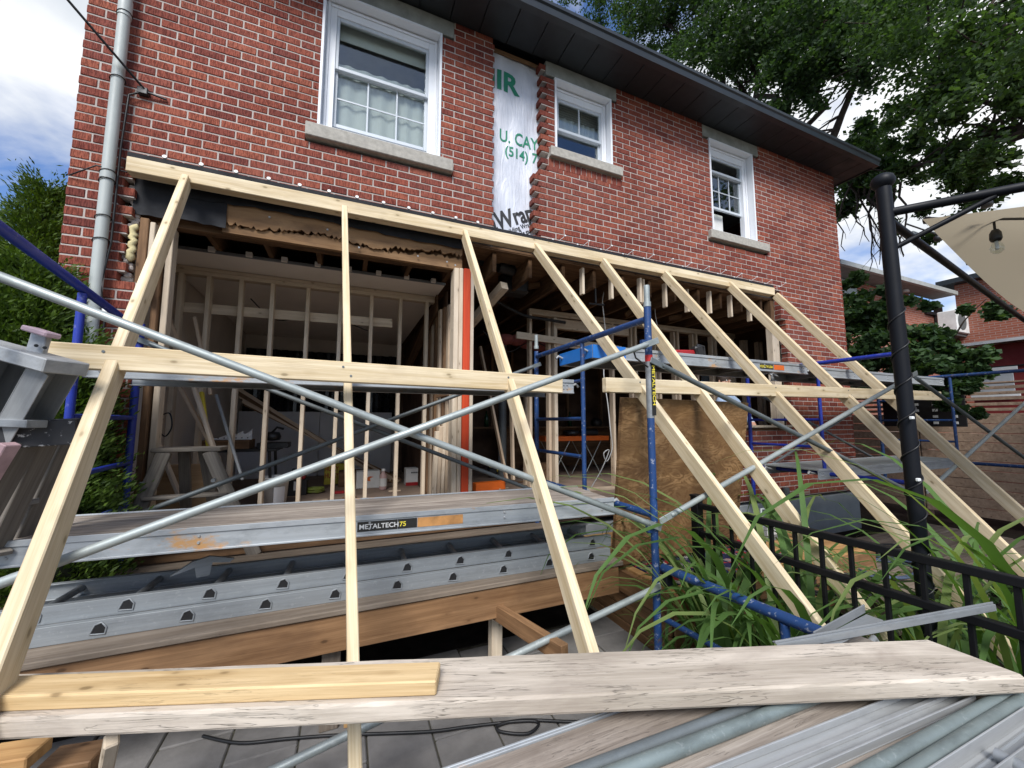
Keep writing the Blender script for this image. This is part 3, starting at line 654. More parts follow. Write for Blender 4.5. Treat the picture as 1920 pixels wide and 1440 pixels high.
# ------------------------------------------------------------------ ledger, raking shores and their ties
led = timber('ledger_board', (-1.445, -.07, 1.752), (5.285, -.07, 1.752), .09, .105, M['spruce'], label='long horizontal ledger timber bolted along the brick wall above the opening', cat='timber')
m = MB(); m.box((-1.46, -.075, 1.806), (5.33, -.002, 1.812), .001); m.box((-1.46, -.075, 1.8125), (5.33, -.069, 1.858), .001); m.build('steel_angle', M['felt'], led)
for i in range(12):
    x = -1.26 + i * .213; m = MB(); m.tube([(x, .0, 1.865), (x, -.065, 1.875)], .004, 6); m.tube([(x, -.06, 1.875), (x, -.074, 1.879)], .014, 10); m.build('anchor_bolt', M['white'], led)
for i in range(26):
    x = 1.90 + i * .149; up = i % 2; z = 1.868 + .07 * up; m = MB()
    m.tube([(x - .05 * up, .0, z - .045 * up), (x, -.05, z)], .0028, 6); m.tube([(x, -.048, z), (x, -.058, z + .003)], .0095, 10); m.build('anchor_bolt', M['white'], led)
SH = [((349, 336), (0, 1255), -.05), ((646, 392), (665.5, 1440), -.02), ((871, 437), (1105, 1225), .0), ((1003, 461), (1540, 1190), .0), ((1131, 490), (1495, 985), .0), ((1246, 513), (1705, 1020), .0), ((1366, 532), (1860, 1010), .0), ((1455, 553), (1910, 960), .0)]
LBL = ['leftmost raking shore, a new pale timber sloping down past the aluminium ladder', 'slender near vertical looking raking shore standing left of the red post',
       'raking shore that crosses just right of the red post and meets the plank', 'raking shore running down in front of the plywood sheet to the blue rusty tube',
       'raking shore that passes over the plywood sheet and ends in the tall grass', 'raking shore descending between the plywood sheet and the black gazebo post',
       'browner raking shore that passes behind the black gazebo post', 'rightmost raking shore starting at the end of the ledger timber']
for (t, f, dx), lb in zip(SH, LBL):
    a = PS(*t); b = PS(*f); d = (b - a).normalized(); n = V((0, -1.285, 1)).normalized()
    if lb.startswith('slender'):
        a = PY(646, 392, -.13); b = PY(665.5, 1440, -1.93); d = (b - a).normalized()
    e = a + d * ((GZ + .02 - a.z) / d.z)
    m_ = M['spruce']; w_, h_ = (.042, .092)
    o = timber('raking_shore', a - n * .01, e, w_, h_, m_, up=n, label=lb, cat='timber', group='raking shores propping the ledger')
k1 = PS(92, 668); k2 = PS(1066, 724); yk = -1.262; off = V((0, -.055, .045))
timber('tie_board', PY(88, 665, -1.275), PY(1052, 722, -1.275), .05, .105, M['spruce'], label='left horizontal tie timber nailed across the shores in front of the scaffold plank', cat='timber', group='ties across the shores')
timber('tie_board', PY(1133, 722, -1.275), PY(1760, 743, -1.275), .05, .10, M['spruce'], label='right horizontal tie timber nailed across the shores, ending behind the black post', cat='timber', group='ties across the shores')

for tie in [o for o in COL.objects if o.name.startswith('tie_board')]:
    for t, f, dx in SH:
        a, b = PS(*t), PS(*f); q = a + (b - a) * ((.285 - a.z) / (b.z - a.z))
        cx = WM[tie.name].translation.x; hl = tie.dimensions.x / 2 if tie.dimensions.x else 1.2
        if abs(q.x - cx) < max(v.co.x for v in tie.data.vertices) - .05:
            for ox, oz in ((-.02, .025), (.018, -.02)):
                y = WM[tie.name].translation.y - .0255; zc = (WM[tie.name] @ V((q.x - cx, 0, 0))).z
                tubeo('nail_head', [(q.x + ox, y + .003, zc + oz), (q.x + ox, y - .002, zc + oz)], .006, M['tubedark'], tie, 8)
# ------------------------------------------------------------------ scaffolding
YN, YI, YF = -1.62, -.90, -.10
def frame_(x, mat, label, top=.625, zlo=GZ, pins=True, yn=YN, foot=-.95, xn=None, dz=0., by=None):
    xn = x if xn is None else xn; XX = lambda y: x + (xn - x) * (y - YF) / (yn - YF)
    f = empty('scaffold', (x, (yn + YF) / 2, zlo), label, 'scaffold', 'scaffold frames')
    tubeo('post', [(xn, yn, zlo), (xn, yn, top + dz + .08)], .0215, mat, f, 14); tubeo('post', [(x, YF, foot), (x, YF, top + .05)], .0215, mat, f, 14)
    tubeo('inner_post', [(XX(YI), YI, -.52), (XX(YI), YI, top - .02 + dz * .5)], .017, mat, f, 12)
    tubeo('top_tube', [(xn, yn + .02, top + dz), (x, YF - .02, top)], .021, mat, f, 12); tubeo('bottom_tube', [(XX(by) if by else xn, by or yn + .02, -.545), (x, YF - .02, -.545)], .021, mat, f, 12)
    for z in (.315, .02, -.27): tubeo('rung', [(XX(YI), YI + .015, z), (x, YF - .018, z)], .015, mat, f, 10)
    if pins:
        for y in (yn, YF):
            p = tubeo('coupling_pin', [(x, y, top + .08), (x, y, top + .21)], .018, M['galv'], f, 12); tubeo('pin_collar', [(x, y, top + .075), (x, y, top + .105)], .0235, M['galv'], f, 12)
    for y in (yn,):
        for z in (.47, -.62): boxo('brace_lock', (xn - .055, y - .015, z - .02), (xn - .02, y + .015, z + .02), mat, f, .003)
    return f
f1 = frame_(-1.29, M['bluebright'], 'bright blue scaffold frame at the left corner beside the cedar hedge', pins=False, top=.60, xn=-1.15, dz=.09, by=-.95)
f2 = frame_(1.68, M['blue'], 'dark blue scaffold frame with a maker sticker, standing right of the red post')
f3 = frame_(4.66, M['bluebright'], 'blue scaffold frame half hidden behind the black gazebo post', pins=False)
f4 = frame_(7.62, M['blue'], 'farthest dark blue scaffold frame beside the slatted fence', pins=False)
def sticker(parent, T, w, h, body, mat_b, mat_t, size, sx=1.):
    m = MB(); m.box((0, -.0008, 0), (w, 0, h), .0002); s = m.build('sticker', mat_b, parent, T, local=False)
    text('sticker_print', body, size, mat_t, T @ Matrix.Translation((.008, -.0014, h * .26)) @ Matrix.Rotation(math.radians(90), 4, 'X'), parent, .0002, .0006, sx); return s
Rz = Matrix.Rotation(math.radians(90), 4, 'Y')
m = MB(); m.tube([(1.68, YN, .02), (1.68, YN, .36)], .0222, 16, False); m.build('sticker', M['aludark'], f2)
sticker(f2, Matrix.Translation((1.672, YN - .0235, .345)) @ Rz, .31, .030, 'METALTECH', M['stickblk'], M['inkyel'], .030, 1.45)
tubeo('pin_tag', [(1.68, YN, .36), (1.68, YN, .40)], .0225, M['inkred'], f2, 14)
# lower frame section in front of the deck
lf = empty('scaffold', (1.70, -2.0, GZ), 'rusty blue lower scaffold frame sloping towards the grass below the plywood sheet', 'scaffold', 'scaffold frames')
tubeo('top_tube', [(1.71, YN - .03, -.835), (1.70, -2.52, -.80)], .024, M['blue'], lf, 14); tubeo('brace', [(1.71, YN - .03, -1.115), (1.71, -2.2, -1.09), (1.71, -2.42, GZ)], .016, M['blue'], lf, 10)
tubeo('inner_post', [(1.70, -2.33, -.83), (1.70, -2.33, GZ)], .018, M['blue'], lf, 12); tubeo('post', [(1.70, -2.50, -.80), (1.70, -2.50, GZ)], .0215, M['blue'], lf, 12)
boxo('brace_lock', (1.70, YN - .06, -.93), (1.75, YN - .024, -.86), M['black'], lf, .004)
def brace(a, b, mat, label, r=.0165):
    a = V(a); b = V(b); d = (b - a).normalized(); m = MB()
    m.tube([a + d * .09, b - d * .09], r, 12); fr = frame(a, b, (0, 1, 0))
    for p, q in ((a - d * .02, a + d * .10), (b - d * .10, b + d * .02)): m.box((-.06, -.018, -.004), (.06, .018, .004), .002, frame(p, q, (0, 1, 0)))
    for p, s, q in ((a + d * .07, .019, a + d * .15), (b - d * .15, .0165, b - d * .07)): m.tube([p, q], [.012, r] if p.x < (a.x + b.x) / 2 else [r, .012], 12)
    return m.build('cross_brace', mat, label=label, cat='scaffold brace', group='scaffold cross braces')
yb = YN - .035
brace((-1.29, yb, .56), (1.68, yb, -.605), M['galv'], 'near left diagonal scaffold brace falling from the cedar hedge to the blue post')
brace((-1.29, yb - .03, -.62), (1.68, yb - .03, .475), M['galv'], 'near left diagonal scaffold brace rising from the ladders to the yellow clip')
brace((-1.29, YF - .035, .54), (1.68, YF - .035, -.66), M['tubedark'], 'thin dark brace behind the studs falling to the red post')
brace((-1.29, YF - .06, -.63), (1.68, YF - .06, .54), M['tubedark'], 'thin dark brace behind the tie, rising from the wooden stepladder')
brace((1.68, yb, .36), (4.66, yb, -.67), M['tubedark'], 'dark diagonal brace falling from the stickered blue post to the grass')
brace((1.68, yb - .03, -.56), (4.66, yb - .03, .43), M['galv'], 'grey diagonal brace rising across the plywood sheet to the black post')
brace((4.66, yb, .42), (7.62, yb, -.66), M['tubedark'], 'dark brace falling away behind the black post towards the fence')
brace((4.66, yb - .03, -.60), (7.62, yb - .03, .44), M['galv'], 'pale brace rising in front of the slatted fence')
brace((4.66, YF - .03, .40), (7.62, YF - .03, -.66), M['tubedark'], 'thin far brace crossing the corner of the brick wall downwards')
brace((4.66, YF - .055, -.64), (7.62, YF - .055, .44), M['tubedark'], 'thin far brace crossing the corner of the brick wall upwards')
brace((1.66, yb, -.93), (-1.29, yb, -2.05 + .55), M['galv'], 'lowest grey brace passing under the foreground plank', .017)
m = MB(); m.beam(V((1.60, yb - .01, .43)), V((1.66, yb - .01, .455)), .03, .008, .002); m.build('brace_tag', M['inkyel'], f2)
tubeo('lock_wire', [(1.53, yb, .43), (1.55, yb, .37), (1.64, yb, .32)], .005, M['blk'], f2, 6)

def alu_plank(x0, x1, y0, y1, z, label, skew=0., mat_top=None, sticker_at=None, rust=True, end=None, flip=False):
    """aluminium scaffold plank: two channel rails, a plywood deck, end hooks; z is the deck's top"""
    L = x1 - x0; cx, cy = (x0 + x1) / 2, (y0 + y1) / 2; W = y1 - y0
    T = Matrix.Translation((cx, cy, z)) @ Matrix.Rotation(skew, 4, 'Z')
    p = empty('scaffold_plank', (cx, cy, z), label, 'scaffold plank', 'aluminium scaffold planks')
    for s in (-1, 1):
        m = MB(); yo = s * W / 2
        m.box((-L / 2, yo - .003 if s < 0 else yo - .003, -.098), (L / 2, yo + .003, .004), .001)
        m.box((-L / 2, min(yo, yo - s * .034), -.102), (L / 2, max(yo, yo - s * .034), -.0985), .001)
        m.box((-L / 2, min(yo + s * .0035, yo + s * .010), -.020), (L / 2, max(yo + s * .0035, yo + s * .010), .006), .002)
        m.box((-L / 2, min(yo + s * .0035, yo + s * .012), -.102), (L / 2, max(yo + s * .0035, yo + s * .012), -.092), .002)
        r = m.build('side_rail', M['alu'], p, T, local=False)
        if s < 0:
            for xx in [-L / 2 + .06, -L / 2 + .09, L / 2 - .06, L / 2 - .09, 0, -L / 4, L / 4]:
                for zz in (-.035, -.065):
                    q = MB(); q.tube([(xx, yo - .002, zz), (xx, yo - .009, zz)], [.008, .005], 8); q.build('rivet', M['aluclean'], r, T, local=False)
    m = MB(); m.box((-L / 2 + .02, -W / 2 + .004, -.014), (L / 2 - .02, W / 2 - .004, 0), .002); m.build('plywood_deck', mat_top or M['deckply'], p, T, local=False)
    for i in range(6):
        xx = -L / 2 + .3 + i * (L - .6) / 5; m = MB(); m.box((xx - .02, -W / 2 + .005, -.075), (xx + .02, W / 2 - .005, -.0145), .003); m.build('cross_member', M['aludark'], p, T, local=False)
    for s in (-1, 1):
        for yy in (-W / 2 + .05, W / 2 - .05):
            m = MB(); xx = s * L / 2
            m.tube([(xx - s * .06, yy, -.05), (xx + s * .02, yy, -.035), (xx + s * .055, yy, -.02), (xx + s * .075, yy, -.045)], .011, 8); m.build('end_hook', M['aluclean'], p, T, local=False)
    if sticker_at:
        for xx, ww, bd, mb, mt in sticker_at:
            S = T @ Matrix.Translation((xx, -W / 2 - .0042, -.078)) 
            if flip: S = S @ Matrix.Translation((ww, 0, .05)) @ Matrix.Rotation(math.pi, 4, 'Y')
            if bd: sticker(p, S, ww, .05, bd, M[mb], M[mt], .034, 1.05)
            else: m = MB(); m.box((0, -.0008, 0), (ww, 0, .05), .0002); m.build('sticker', M[mb], p, S, local=False)
    if end:
        m = MB(); m.box((-L / 2 - .004, -W / 2 - .016, -.1), (-L / 2 + .32, -W / 2 - .0125, .008), .001); m.box((-L / 2 - .012, -W / 2 - .012, -.1), (-L / 2 - .008, W / 2, .008), .001); m.build('end_plate', M[end], p, T, local=False)
    return p
alu_plank(-1.33, 1.64, -1.22, -.74, -.495, 'long aluminium scaffold plank with worn deck and rust stains in front of the opening', skew=-.072,
          sticker_at=[(-.06, .20, 'METALTECH', 'stickblk', 'offwhite'), (.142, .10, '75', 'stickblk', 'inkyel'), (.245, .25, '', 'stickor', '')])
alu_plank(-1.20, 1.62, -.86, -.38, .315, 'upper left aluminium scaffold plank seen from below behind the tie')
alu_plank(1.80, 4.55, -.86, -.36, .605, 'upper right aluminium scaffold plank with a bright blue end, holding a red tool', end='bluelite', sticker_at=[(.62, .20, 'METALTECH', 'stickblk', 'inkyel'), (.83, .16, '', 'orange', '')], flip=True)
alu_plank(4.72, 7.55, -.86, -.36, .59, 'far upper aluminium scaffold plank running past the corner of the house')
alu_plank(4.45, 7.55, -.95, -.40, -.49, 'lower right scaffold plank with a pale deck in front of the low brick wall', mat_top=M['galv'], sticker_at=[(.2, .2, 'METALTECH', 'stickblk', 'inkwhite')])
boxo('wood_offcut', (5.55, -.62, -.489), (5.72, -.52, -.45), M['cedarlite'], label='small orange brown wood offcut lying on the lower right scaffold plank', cat='wood offcut')
t = empty('power_tool', (3.05, -.6, .607), 'red power tool with a black grip lying on the upper right plank', 'power tool')
m = MB(); m.beam((2.75, -.78, .63), (3.02, -.76, .65), .05, .045, .012); m.build('tool_body', M['red'], t); m = MB(); m.beam((3.00, -.78, .645), (3.10, -.77, .68), .07, .11, .02); m.tube([(3.02, -.79, .60), (3.04, -.79, .72), (3.11, -.79, .71), (3.12, -.79, .62)], .014, 8); m.build('tool_grip', M['blk'], t)

# ------------------------------------------------------------------ deck, landing, ladders on the deck
deck = empty('timber_deck', (.2, -.6, GZ), 'stained timber deck edge raised over the dark pit', 'deck')
timber('fascia_board', (-1.9, -1.20, -1.055), (1.73, -1.20, -1.055), .04, .175, M['cedar'], deck)
timber('edge_strip', (-1.9, -1.205, -.957), (1.74, -1.205, -.957), .05, .018, M['cedarlite'], deck)
for i in range(8):
    y = -1.165 + i * .143; timber('deck_board', (-1.9, y, -.952), (1.76, y, -.952), .137, .027, M['greyboard'], deck)
timber('deck_post', (-.02, -1.10, GZ), (-.02, -1.10, -.98), .089, .089, M['greyboard'], deck); timber('deck_post', (.07, -1.13, GZ), (.07, -1.13, -1.14), .038, .06, M['cedarlite'], deck)
timber('deck_post', (.905, -1.06, GZ), (.905, -1.06, -.98), .07, .07, M['pale'], deck)
for x in (-1.2, -.6, .6, 1.2): timber('deck_joist', (x, -1.17, -1.05), (x, -.03, -1.05), .04, .14, M['oldwood'], deck)
timber('diagonal_brace', PY(925, 1142, -1.15), PY(1060, 1228, -1.75), .045, .09, M['cedar'], label='short stained timber prop slanting from the deck edge to the ground', cat='timber')
ld = empty('landing', (2.7, -.7, GZ), 'low stained timber landing right of the deck, a patterned mat on it', 'landing')
for i in range(9): y = -1.345 + i * .143; timber('deck_board', (2.0, y, -1.115), (4.3, y, -1.115), .137, .027, M['cedarlite'], ld)
timber('fascia_board', (1.98, -1.42, -1.20), (1.98, -.1, -1.20), .035, .16, M['cedar'], ld); timber('fascia_board', (2.0, -1.43, -1.20), (4.3, -1.43, -1.20), .035, .16, M['cedar'], ld)
for k in range(3): timber('skirt_board', (2.0, -1.40, -1.345 - k * .1), (2.0, -.1, -1.345 - k * .1), .02, .094, M['cedar'], ld); timber('skirt_board', (2.02, -1.40, -1.345 - k * .1), (4.3, -1.40, -1.345 - k * .1), .02, .094, M['cedar'], ld)
m = MB(); m.box((2.06, -1.36, -1.101), (3.4, -.82, -1.092), .002); m.build('door_mat', M['matpat'], label='dark mat with a red and white flower pattern lying on the landing', cat='mat')
# plywood sheet leaning on the back of the shores
c = [PY(1148, 1060, -.98), PY(1376, 985, -.98), PY(1400, 755, -1.20), PY(1165, 745, -1.20)]
c[1].z = c[0].z; n = (c[1] - c[0]).cross(c[3] - c[0]).normalized() * .0165
m = MB(); m._add([p + n for p in c] + [p - n for p in c], [[0, 1, 2, 3], [7, 6, 5, 4], [0, 4, 5, 1], [1, 5, 6, 2], [2, 6, 7, 3], [3, 7, 4, 0]])
m.build('plywood_sheet', M['ply'], label='big dark stained plywood sheet leaning behind the raking shores', cat='plywood')

def ladder(name, a, b, w, nr, z, label, mat, dark, rail_h=.075, hole=True, **kw):
    """ladder lying flat: near rail from a to b, the far rail w further away"""
    a = V(a); b = V(b); d = (b - a).normalized(); pr = V((-d.y, d.x, 0)); p = empty(name, (a + b) / 2, label, 'ladder', 'ladders lying on the deck')
    for k, o in ((0, V()), (1, pr * w)):
        m = MB(); fr = frame(a + o, b + o); L = (b - a).length
        m.box((-L / 2, -.003, -rail_h / 2), (L / 2, .003, rail_h / 2), .001, fr); s = -1 if k else 1
        m.box((-L / 2, min(0, s * .026), rail_h / 2 - .005), (L / 2, max(0, s * .026), rail_h / 2), .001, fr); m.box((-L / 2, min(0, s * .026), -rail_h / 2), (L / 2, max(0, s * .026), -rail_h / 2 + .005), .001, fr)
        r = m.build('rail', mat, p)
    for i in range(nr):
        q = a + d * ((i + .5) * (b - a).length / nr); m = MB(); m.tube([q + pr * .012, q + pr * (w - .005)], .017, 8); m.build('rung', M['aludark'], p)
        if hole:
            m = MB(); fr = Matrix.Translation(q - pr * .0034) @ frame(V(), d).to_3x3().to_4x4(); m.prism([(-.022, -.014), (.020, -.018), (.022, .004), (.008, .022), (-.010, .016)], -.001, .001); s = MB(); 
            m2 = MB(); m2._add([fr @ V(v) for v in m.v], m.f); rr_ = m2.build('rung_socket', M['blk'], p)
            m = MB(); pts = [fr @ V((x * 1.25, -.0012, y * 1.25)) for x, y in [(-.022, -.014), (.020, -.018), (.022, .004), (.008, .022), (-.010, .016), (-.022, -.014)]]; m.tube(pts, .0035, 5); m.build('socket_rim', M['aludark'], p)
    return p
la = PY(40, 1180, -1.07); lb = PY(1152, 1012, -1.07)
ladder('extension_ladder', (-1.42, -1.09, -.90), (1.70, -1.17, -.90), .36, 10, 0, 'lower section of the aluminium extension ladder lying at the deck edge', M['alurail'], None)
ladder('extension_ladder', (-1.34, -1.055, -.828), (1.74, -1.125, -.828), .32, 10, 0, 'upper section of the aluminium extension ladder stacked on the other one', M['alurail'], None)
m = MB(); m.prism([(-.13, 0), (-.05, .05), (0.02, .062), (.12, .03), (.10, .015), (.03, .03), (.02, -.03), (-.03, -.03), (-.04, .02)], -.01, .01); m.build('ladder_shoe', M['aludark'], M=Matrix.Translation((-.62, -.98, -.74)) @ Matrix.Rotation(.3, 4, 'Z'), local=False, label='bent aluminium ladder shoe resting on the ladder rungs', cat='ladder shoe')
for x, y, lb in ((-.9, -.62, 'chip of mortar rubble on the grey deck boards at the plank left end'), (-.3, -.55, 'chip of mortar rubble on the deck boards left of the slender shore'), (.6, -.5, 'chip of mortar rubble on the deck boards just left of the red post')):
    m = MB(); m.box((x - .035, y - .02, -.938), (x + .03, y + .02, -.922), .006); m.build('rubble_chip', M['mortar'], label=lb, cat='rubble', group='mortar chips on the deck')
# ------------------------------------------------------------------ foreground: plank, pile of tubes, stepladders at the left
zt = -.725
pa = [PZ(-60, 1266, zt), PZ(1735, 1198, zt), PZ(1921, 1267, zt), PZ(-60, 1350, zt)]
m = MB(); nseg = 40; pp = []
top = []; 
for i in range(nseg + 1):
    t = i / nseg; f = pa[3].lerp(pa[2], t); b = pa[0].lerp(pa[1], t)
    jf = R.uniform(-.0025, .0025); jb = R.uniform(-.002, .002); u = V((0, 0, 1)); dr = (b - f).normalized()
    pp.append([f + dr * (.006 + jf), b - dr * (.006 + jb), b + dr * jb - u * .006, b + dr * jb - u * .044, b - dr * .005 - u * .05, f + dr * .005 - u * .05, f - dr * jf - u * .043, f - dr * jf - u * .008])
for i in range(nseg):
    for k in range(8): m._add([pp[i][k], pp[i + 1][k], pp[i + 1][(k + 1) % 8], pp[i][(k + 1) % 8]], [[0, 1, 2, 3]])
m._add(pp[0], [list(range(8))]); m._add(pp[-1], [list(range(8))[::-1]])
d = (pa[2] - pa[3]).normalized(); cc = (pa[0] + pa[1] + pa[2] + pa[3]) / 4
fr = frame(pa[3], pa[2]); fr.translation = cc; inv = fr.inverted(); m.v = [tuple(inv @ V(v)) for v in m.v]
me = m.mesh('board'); bmx = bmesh.new(); bmx.from_mesh(me); bmesh.ops.remove_doubles(bmx, verts=bmx.verts, dist=.0004); bmx.to_mesh(me); bmx.free(); me.materials.append(M['plank'])
plk = place(bpy.data.objects.new('scaffold_board', me), fr); tag(plk, 'broad bleached grey wooden scaffold board across the foreground', 'scaffold board')
a, b = PZ(-40, 1302, zt + .019), PZ(822, 1272, zt + .019)
timber('pine_board', a + V((0, 0, .001)), b + V((0, 0, .001)), .086, .038, M['yellow'], label='short yellow pine timber lying on the bleached foreground board', cat='timber')
# pile under the board
zb = zt - .052
pl = alu_plank(-.35, 1.88, -2.95, -2.47, zb - .045, 'dusty scaffold plank lying at the bottom right under the tubes'); 
def ptube(u0, v0, u1, v1, r, mat, label, z):
    a = PZ(u0, v0, z); b = PZ(u1, v1, z); d = (b - a).normalized(); return tubeo('steel_tube', [a - d * .5, b + d * .18], r, mat, None, 16, label=label, cat='tube', group='steel tubes in the pile')
zr = zb - .045
ptube(1105, 1440, 1395, 1330, .0155, M['tubedark'], 'dark weathered steel tube, farthest of the tubes on the dusty plank', zr + .0155)
ptube(1180, 1440, 1450, 1336, .0175, M['tubegreen'], 'greenish galvanised tube lying next to the dark weathered tube', zr + .0175)
ptube(1640, 1440, 1862, 1318, .0175, M['tubegreen'], 'galvanised tube between the aluminium channel and the near dark tube', zr + .0175)
ptube(1722, 1440, 1905, 1322, .018, M['tubegreen'], 'near dark steel tube closest to the ladder rail', zr + .018)
a, b = PZ(1450, 1440, zr + .01), PZ(1720, 1327, zr + .01); d = (b - a).normalized(); a -= d * .5; b += d * .2
m = MB(); L = (b - a).length; m.box((-L / 2, -.042, -.009), (L / 2, .042, -.005), .001); m.box((-L / 2, -.042, -.0045), (L / 2, -.037, .014), .001); m.box((-L / 2, .037, -.0045), (L / 2, .042, .014), .001); m.box((-L / 2, -.006, -.0045), (L / 2, .006, .006), .001)
m.build('aluminium_channel', M['aluclean'], None, frame(a, b), local=False, label='shiny aluminium channel lying between the tube pairs', cat='metal channel')
a, b = PZ(1830, 1440, zr + .02), PZ(1930, 1370, zr + .02); d = (b - a).normalized(); a -= d * .5; b += d * .1
lad = empty('aluminium_ladder', (a + b) / 2, 'aluminium ladder rail at the lower right corner of the pile', 'ladder')
m = MB(); L = (b - a).length; m.box((-L / 2, -.03, -.02), (L / 2, .03, -.016), .001); m.box((-L / 2, -.03, -.0155), (L / 2, -.026, .02), .001); m.box((-L / 2, .026, -.0155), (L / 2, .03, .02), .001); m.build('rail', M['aluclean'], lad, frame(a, b), local=False)
for i in range(6): q = a + d * (i * .3); tubeo('rung', [q, q + V((0, -.34, 0))], .016, M['aludark'], lad, 8)
# trestles that carry board and pile
for x, y, lb in ((1.6, -2.72, 'wooden trestle standing under the far end of the bleached board'), (.0, -2.72, 'wooden trestle standing under the near end of the tubes')):
    t = empty('trestle', (x, y, GZ), lb, 'trestle')
    timber('top_bar', (x, y - .3, zr - .135), (x, y + .25, zr - .135), .08, .06, M['greyboard'], t)
    for sx in (-1, 1):
        for sy in (-.27, .2): timber('leg', (x + sx * .2, y + sy, GZ), (x + sx * .03, y + sy, zr - .165), .04, .06, M['greyboard'], t, up=(0, 1, 0))
# grey drip strip and dark clip rising to the right behind the board
a = PZ(1452, 1205, zt - .0); b = PR(1860, 1131, 1.40)
m = MB(); L = (b - a).length; m.box((-L / 2, -.010, -.002), (L / 2, .010, 0), .0005); m.box((-L / 2, -.010, -.022), (L / 2, -.008, -.0025), .0005); m.box((-L / 2, -.004, .0005), (L / 2, .0, .006), .0005)
m.build('metal_strip', M['aludark'], None, frame(a, b), local=False, label='bent grey metal drip strip rising from the board towards the grass', cat='metal strip')
a = PZ(1545, 1208, zt - .01); b = PR(1640, 1158, 1.45); m = MB(); m.beam(a, b, .05, .004, .001); m.beam(a + V((0, .03, .01)), b + V((0, .03, .02)), .005, .03, .001)
m.build('metal_clip', M['aludark'], label='short dark metal bracket lying behind the grey drip strip', cat='bracket')
# wood ends at the lower left, cords on the pavers
timber('wood_block', PZ(-30, 1428, -1.0), PZ(75, 1412, -1.0), .09, .04, M['cedarlite'], label='pale timber end poking out under the board at the left edge', cat='timber end', group='timber ends under the board')
timber('wood_block', PZ(85, 1440, -1.1), PZ(190, 1422, -1.1), .10, .06, M['cedar'], label='reddish timber end lying on the pavers under the board', cat='timber end', group='timber ends under the board')
timber('timber_stake', PR(210, 1385, 1.0), PR(199, 1440, 1.05), .03, .035, M['pale'], label='short sharpened timber stake hanging below the board at the left', cat='stake')
def coil(c, r, n, rad, mat, label, seed=1, grp=None, flat=.6, z=0.):
    q = random.Random(seed); pts = []
    for i in range(n * 14 + 1):
        a = i / 14 * 6.283; rr = r * (1 + .22 * math.sin(a * .37 + seed) + q.uniform(-.03, .03)); pts.append((c[0] + rr * math.cos(a) + .06 * math.sin(a * .21), c[1] + flat * rr * math.sin(a), c[2] + rad + .012 * (1 + math.sin(a * .8 + seed)) * (1 if n > 1 else .2)))
    return tubeo('cable_coil', pts, rad, mat, None, 6, label=label, cat='cable', group=grp)
def wire(pts, r, mat, label, name='cable', cat='cable', n=6, parent=None):
    pts = [V(p) for p in pts]; o = []
    for i in range(len(pts) - 1):
        p0, p1, p2, p3 = pts[max(i - 1, 0)], pts[i], pts[i + 1], pts[min(i + 2, len(pts) - 1)]
        for k in range(6):
            t = k / 6; o.append(.5 * ((2 * p1) + (p2 - p0) * t + (2 * p0 - 5 * p1 + 4 * p2 - p3) * t * t + (3 * p1 - p0 - 3 * p2 + p3) * t ** 3))
    o.append(pts[-1]); return tubeo(name, o, r, mat, parent, n, label=label, cat=cat)
wire([PZ(u, v, GZ + .012) for u, v in ((380, 1380), (450, 1393), (540, 1385), (640, 1378), (800, 1372), (880, 1362), (975, 1352), (1010, 1355), (990, 1375), (940, 1372), (935, 1360), (985, 1350), (1100, 1352), (1200, 1330))], .007, M['cable'], 'black cord looped on the pavers below the foreground board')
# aluminium stepladder and old wooden ladder leaning in from the left
al = empty('aluminium_stepladder', PR(40, 800, 1.5), 'folded aluminium ladder at the left edge with a pinkish foot pad', 'ladder')
def beam2(u0, v0, t0, u1, v1, t1, w, h, mat, parent, name, up=(0, 0, 1), **kw): return timber(name, PR(u0, v0, t0), PR(u1, v1, t1), w, h, mat, parent, up, .003, **kw)
def chan(p0, p1, w, h, mat, parent, name, up):
    fr = frame(p0, p1, up); L = (p1 - p0).length; m = MB(); m.box((-L / 2, -w / 2, -h / 2), (L / 2, -w / 2 + .004, h / 2), .001); m.box((-L / 2, -w / 2 + .0045, h / 2 - .004), (L / 2, w / 2, h / 2), .001); m.box((-L / 2, -w / 2 + .0045, -h / 2), (L / 2, w / 2, -h / 2 + .004), .001)
    return m.build(name, mat, parent, fr, local=False)
tow = F_ * -1
chan(PR(104, 690, 1.46), PR(30, 820, 1.50), .085, .10, M['aluclean'], al, 'rail', tow)
chan(PR(14, 670, 1.46), PR(-60, 800, 1.50), .085, .10, M['aludark'], al, 'rail', tow)
m = MB(); m.beam(PR(-50, 642, 1.50), PR(126, 690, 1.42), .13, .05, .004, (0, 0, 1)); m.build('head_channel', M['aluclean'], al)
m = MB(); m.beam(PR(-60, 790, 1.46), PR(70, 795, 1.46), .07, .03, .003); m.build('step', M['aludark'], al)
m = MB(); m.beam(PR(66, 668, 1.46), PR(80, 622, 1.48), .065, .02, .003, tow); m.build('foot_bracket', M['aluclean'], al)
m = MB(); m.beam(PR(54, 616, 1.46), PR(101, 630, 1.46), .055, .02, .008, (0, 0, 1)); m.build('foot_pad', plain('pinkish rubber', (.50, .36, .40), .6), al)
for u, v in ((68, 648), (84, 652)): tubeo('rivet', [PR(u, v, 1.45), PR(u, v, 1.435)], .006, M['blk'], al, 8)
wl = empty('wooden_ladder', PR(40, 900, 1.5), 'weathered wooden ladder with a paint splashed black top step at the left edge', 'ladder')
beam2(-60, 818, 1.42, 148, 808, 1.58, .10, .068, metalmat('paint splashed black', (.035, .036, .04), .55, 0., spots=.9), wl, 'top_step', tow)
